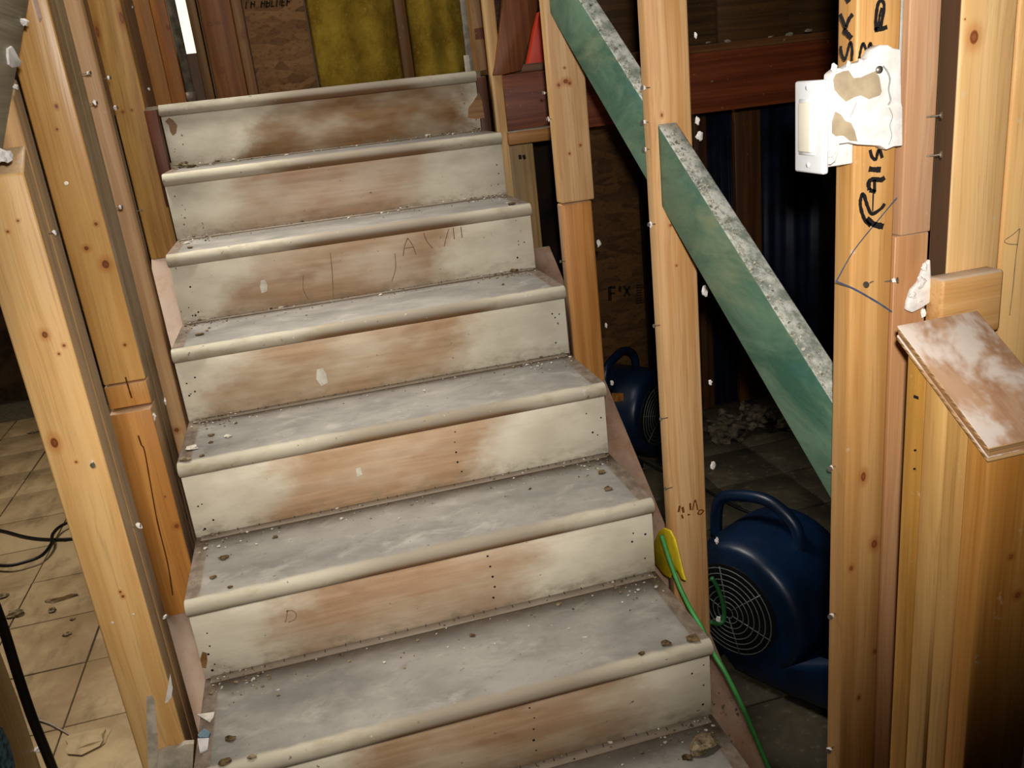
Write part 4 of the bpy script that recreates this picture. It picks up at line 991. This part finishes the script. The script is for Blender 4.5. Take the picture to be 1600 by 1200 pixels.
onum = ['first', 'second', 'third', 'fourth', 'fifth', 'sixth', 'seventh', 'eighth']
rank = {}
for i in range(1, 8):
    for n_, c_ in enumerate(sorted([c for c in chips if c[2] == i], key=lambda c: c[0])): rank[(c_[0], c_[1])] = n_
for k, (u, v, i, r, mat) in enumerate(chips):
    p = at('z', -i*RISE, u, v); back = -i*RUN+RUN+OV
    x = min(max(p[0], r*1.3), W-r*1.3); y = min(max(p[1], -i*RUN+r), back-r*1.4-.002)
    lift = .0035 if y+r > back-.026 else 0
    o = lump('plaster_chip', (x, y, -i*RISE+r*.36+lift), r, mat, None, seed=600+k, sq=(1.0, .8, .33), sub=2)
    n_ = rank[(u, v)]
    tag(o, '%s plaster chip, %s from the left on the %s' % (cn[id(mat)], onum[n_], steps[i]), 'plaster chip')
# corner rubbish: white torn paper, blue scrap
for nm, px, mat, lb_ in (('torn_paper', [(308, 1118), (336, 1114), (334, 1122), (328, 1130), (318, 1124)], m_debw, 'white torn paper corner at the left end of the sixth step'),
                         ('blue_scrap', [(309, 1150), (320, 1140), (329, 1146), (326, 1154), (312, 1154)], plain('blue_paper', (112, 136, 150), .8, .2), 'small blue scrap at the left end of the sixth step'),
                         ('white_scrap', [(309, 1156), (327, 1155), (325, 1172), (313, 1178)], plain('white_paper', (206, 200, 200), .8, .2), 'white paper scrap just below the small blue scrap')):
    o = pxpoly(nm, 'z', -6*RISE+.001, px, .003, mat); tag(o, lb_, 'scrap')
# crumbs on the right sole plate
bm = bmesh.new(); rr = random.Random(77)
for k in range(150):
    y = rr.choice([rr.uniform(-1.28, -1.0), rr.uniform(-1.55, -1.33)]); x = rr.uniform(1.01, 1.12)
    lump_bm(bm, (x, y, plateR(y)+.001), rr.uniform(.001, .0034), 7700+k, sub=1)
o = obj('plate_crumbs', bm, m_deb); o['kind'] = 'stuff'; place(o, PLR)
# floor rubble left
for k, (u, v, r, sq) in enumerate(((95, 935, .035, (1.6, .6, .4)), (25, 962, .022, (1.5, .8, .5)), (82, 955, .014, (1, 1, .6)), (4, 932, .02, (1.3, .8, .4)), (135, 1160, .05, (1.4, .9, .18)), (55, 676, .02, (1.6, .5, .4)), (105, 992, .01, (1.4, 1, .5)), (113, 968, .008, (1, 1, .6)))):
    p = at('z', FLOOR+.004, u, v)
    o = lump('rubble_piece', (p[0], p[1], FLOOR+.004+r*sq[2]*.6), r, m_tile if k in (0, 4) else m_deb, None, 900+k, sq=sq)
    tag(o, ['long dusty lump on the left floor beside the cords', 'flat rubble lump at the left picture edge below the cords', 'small rubble bit right below the long dusty lump', 'dusty rubble lump left of the long one', 'flat pale drywall slab lying on the floor beside the sawn-off stud', 'sliver of pale rubble on the upper left floor', 'tiny rubble bit beside the black hose', 'tiny rubble bit above its twin near the black hose'][k], 'rubble')
lineb = tube('loose_wire', [tuple(at('z', FLOOR+.006, *q)) for q in ((56, 1124), (80, 1132), (112, 1150))], .003, m_strip, None, n=6)
tag(lineb, 'thin pale wire lying on the lower left floor', 'wire')
bpy.context.view_layer.update()
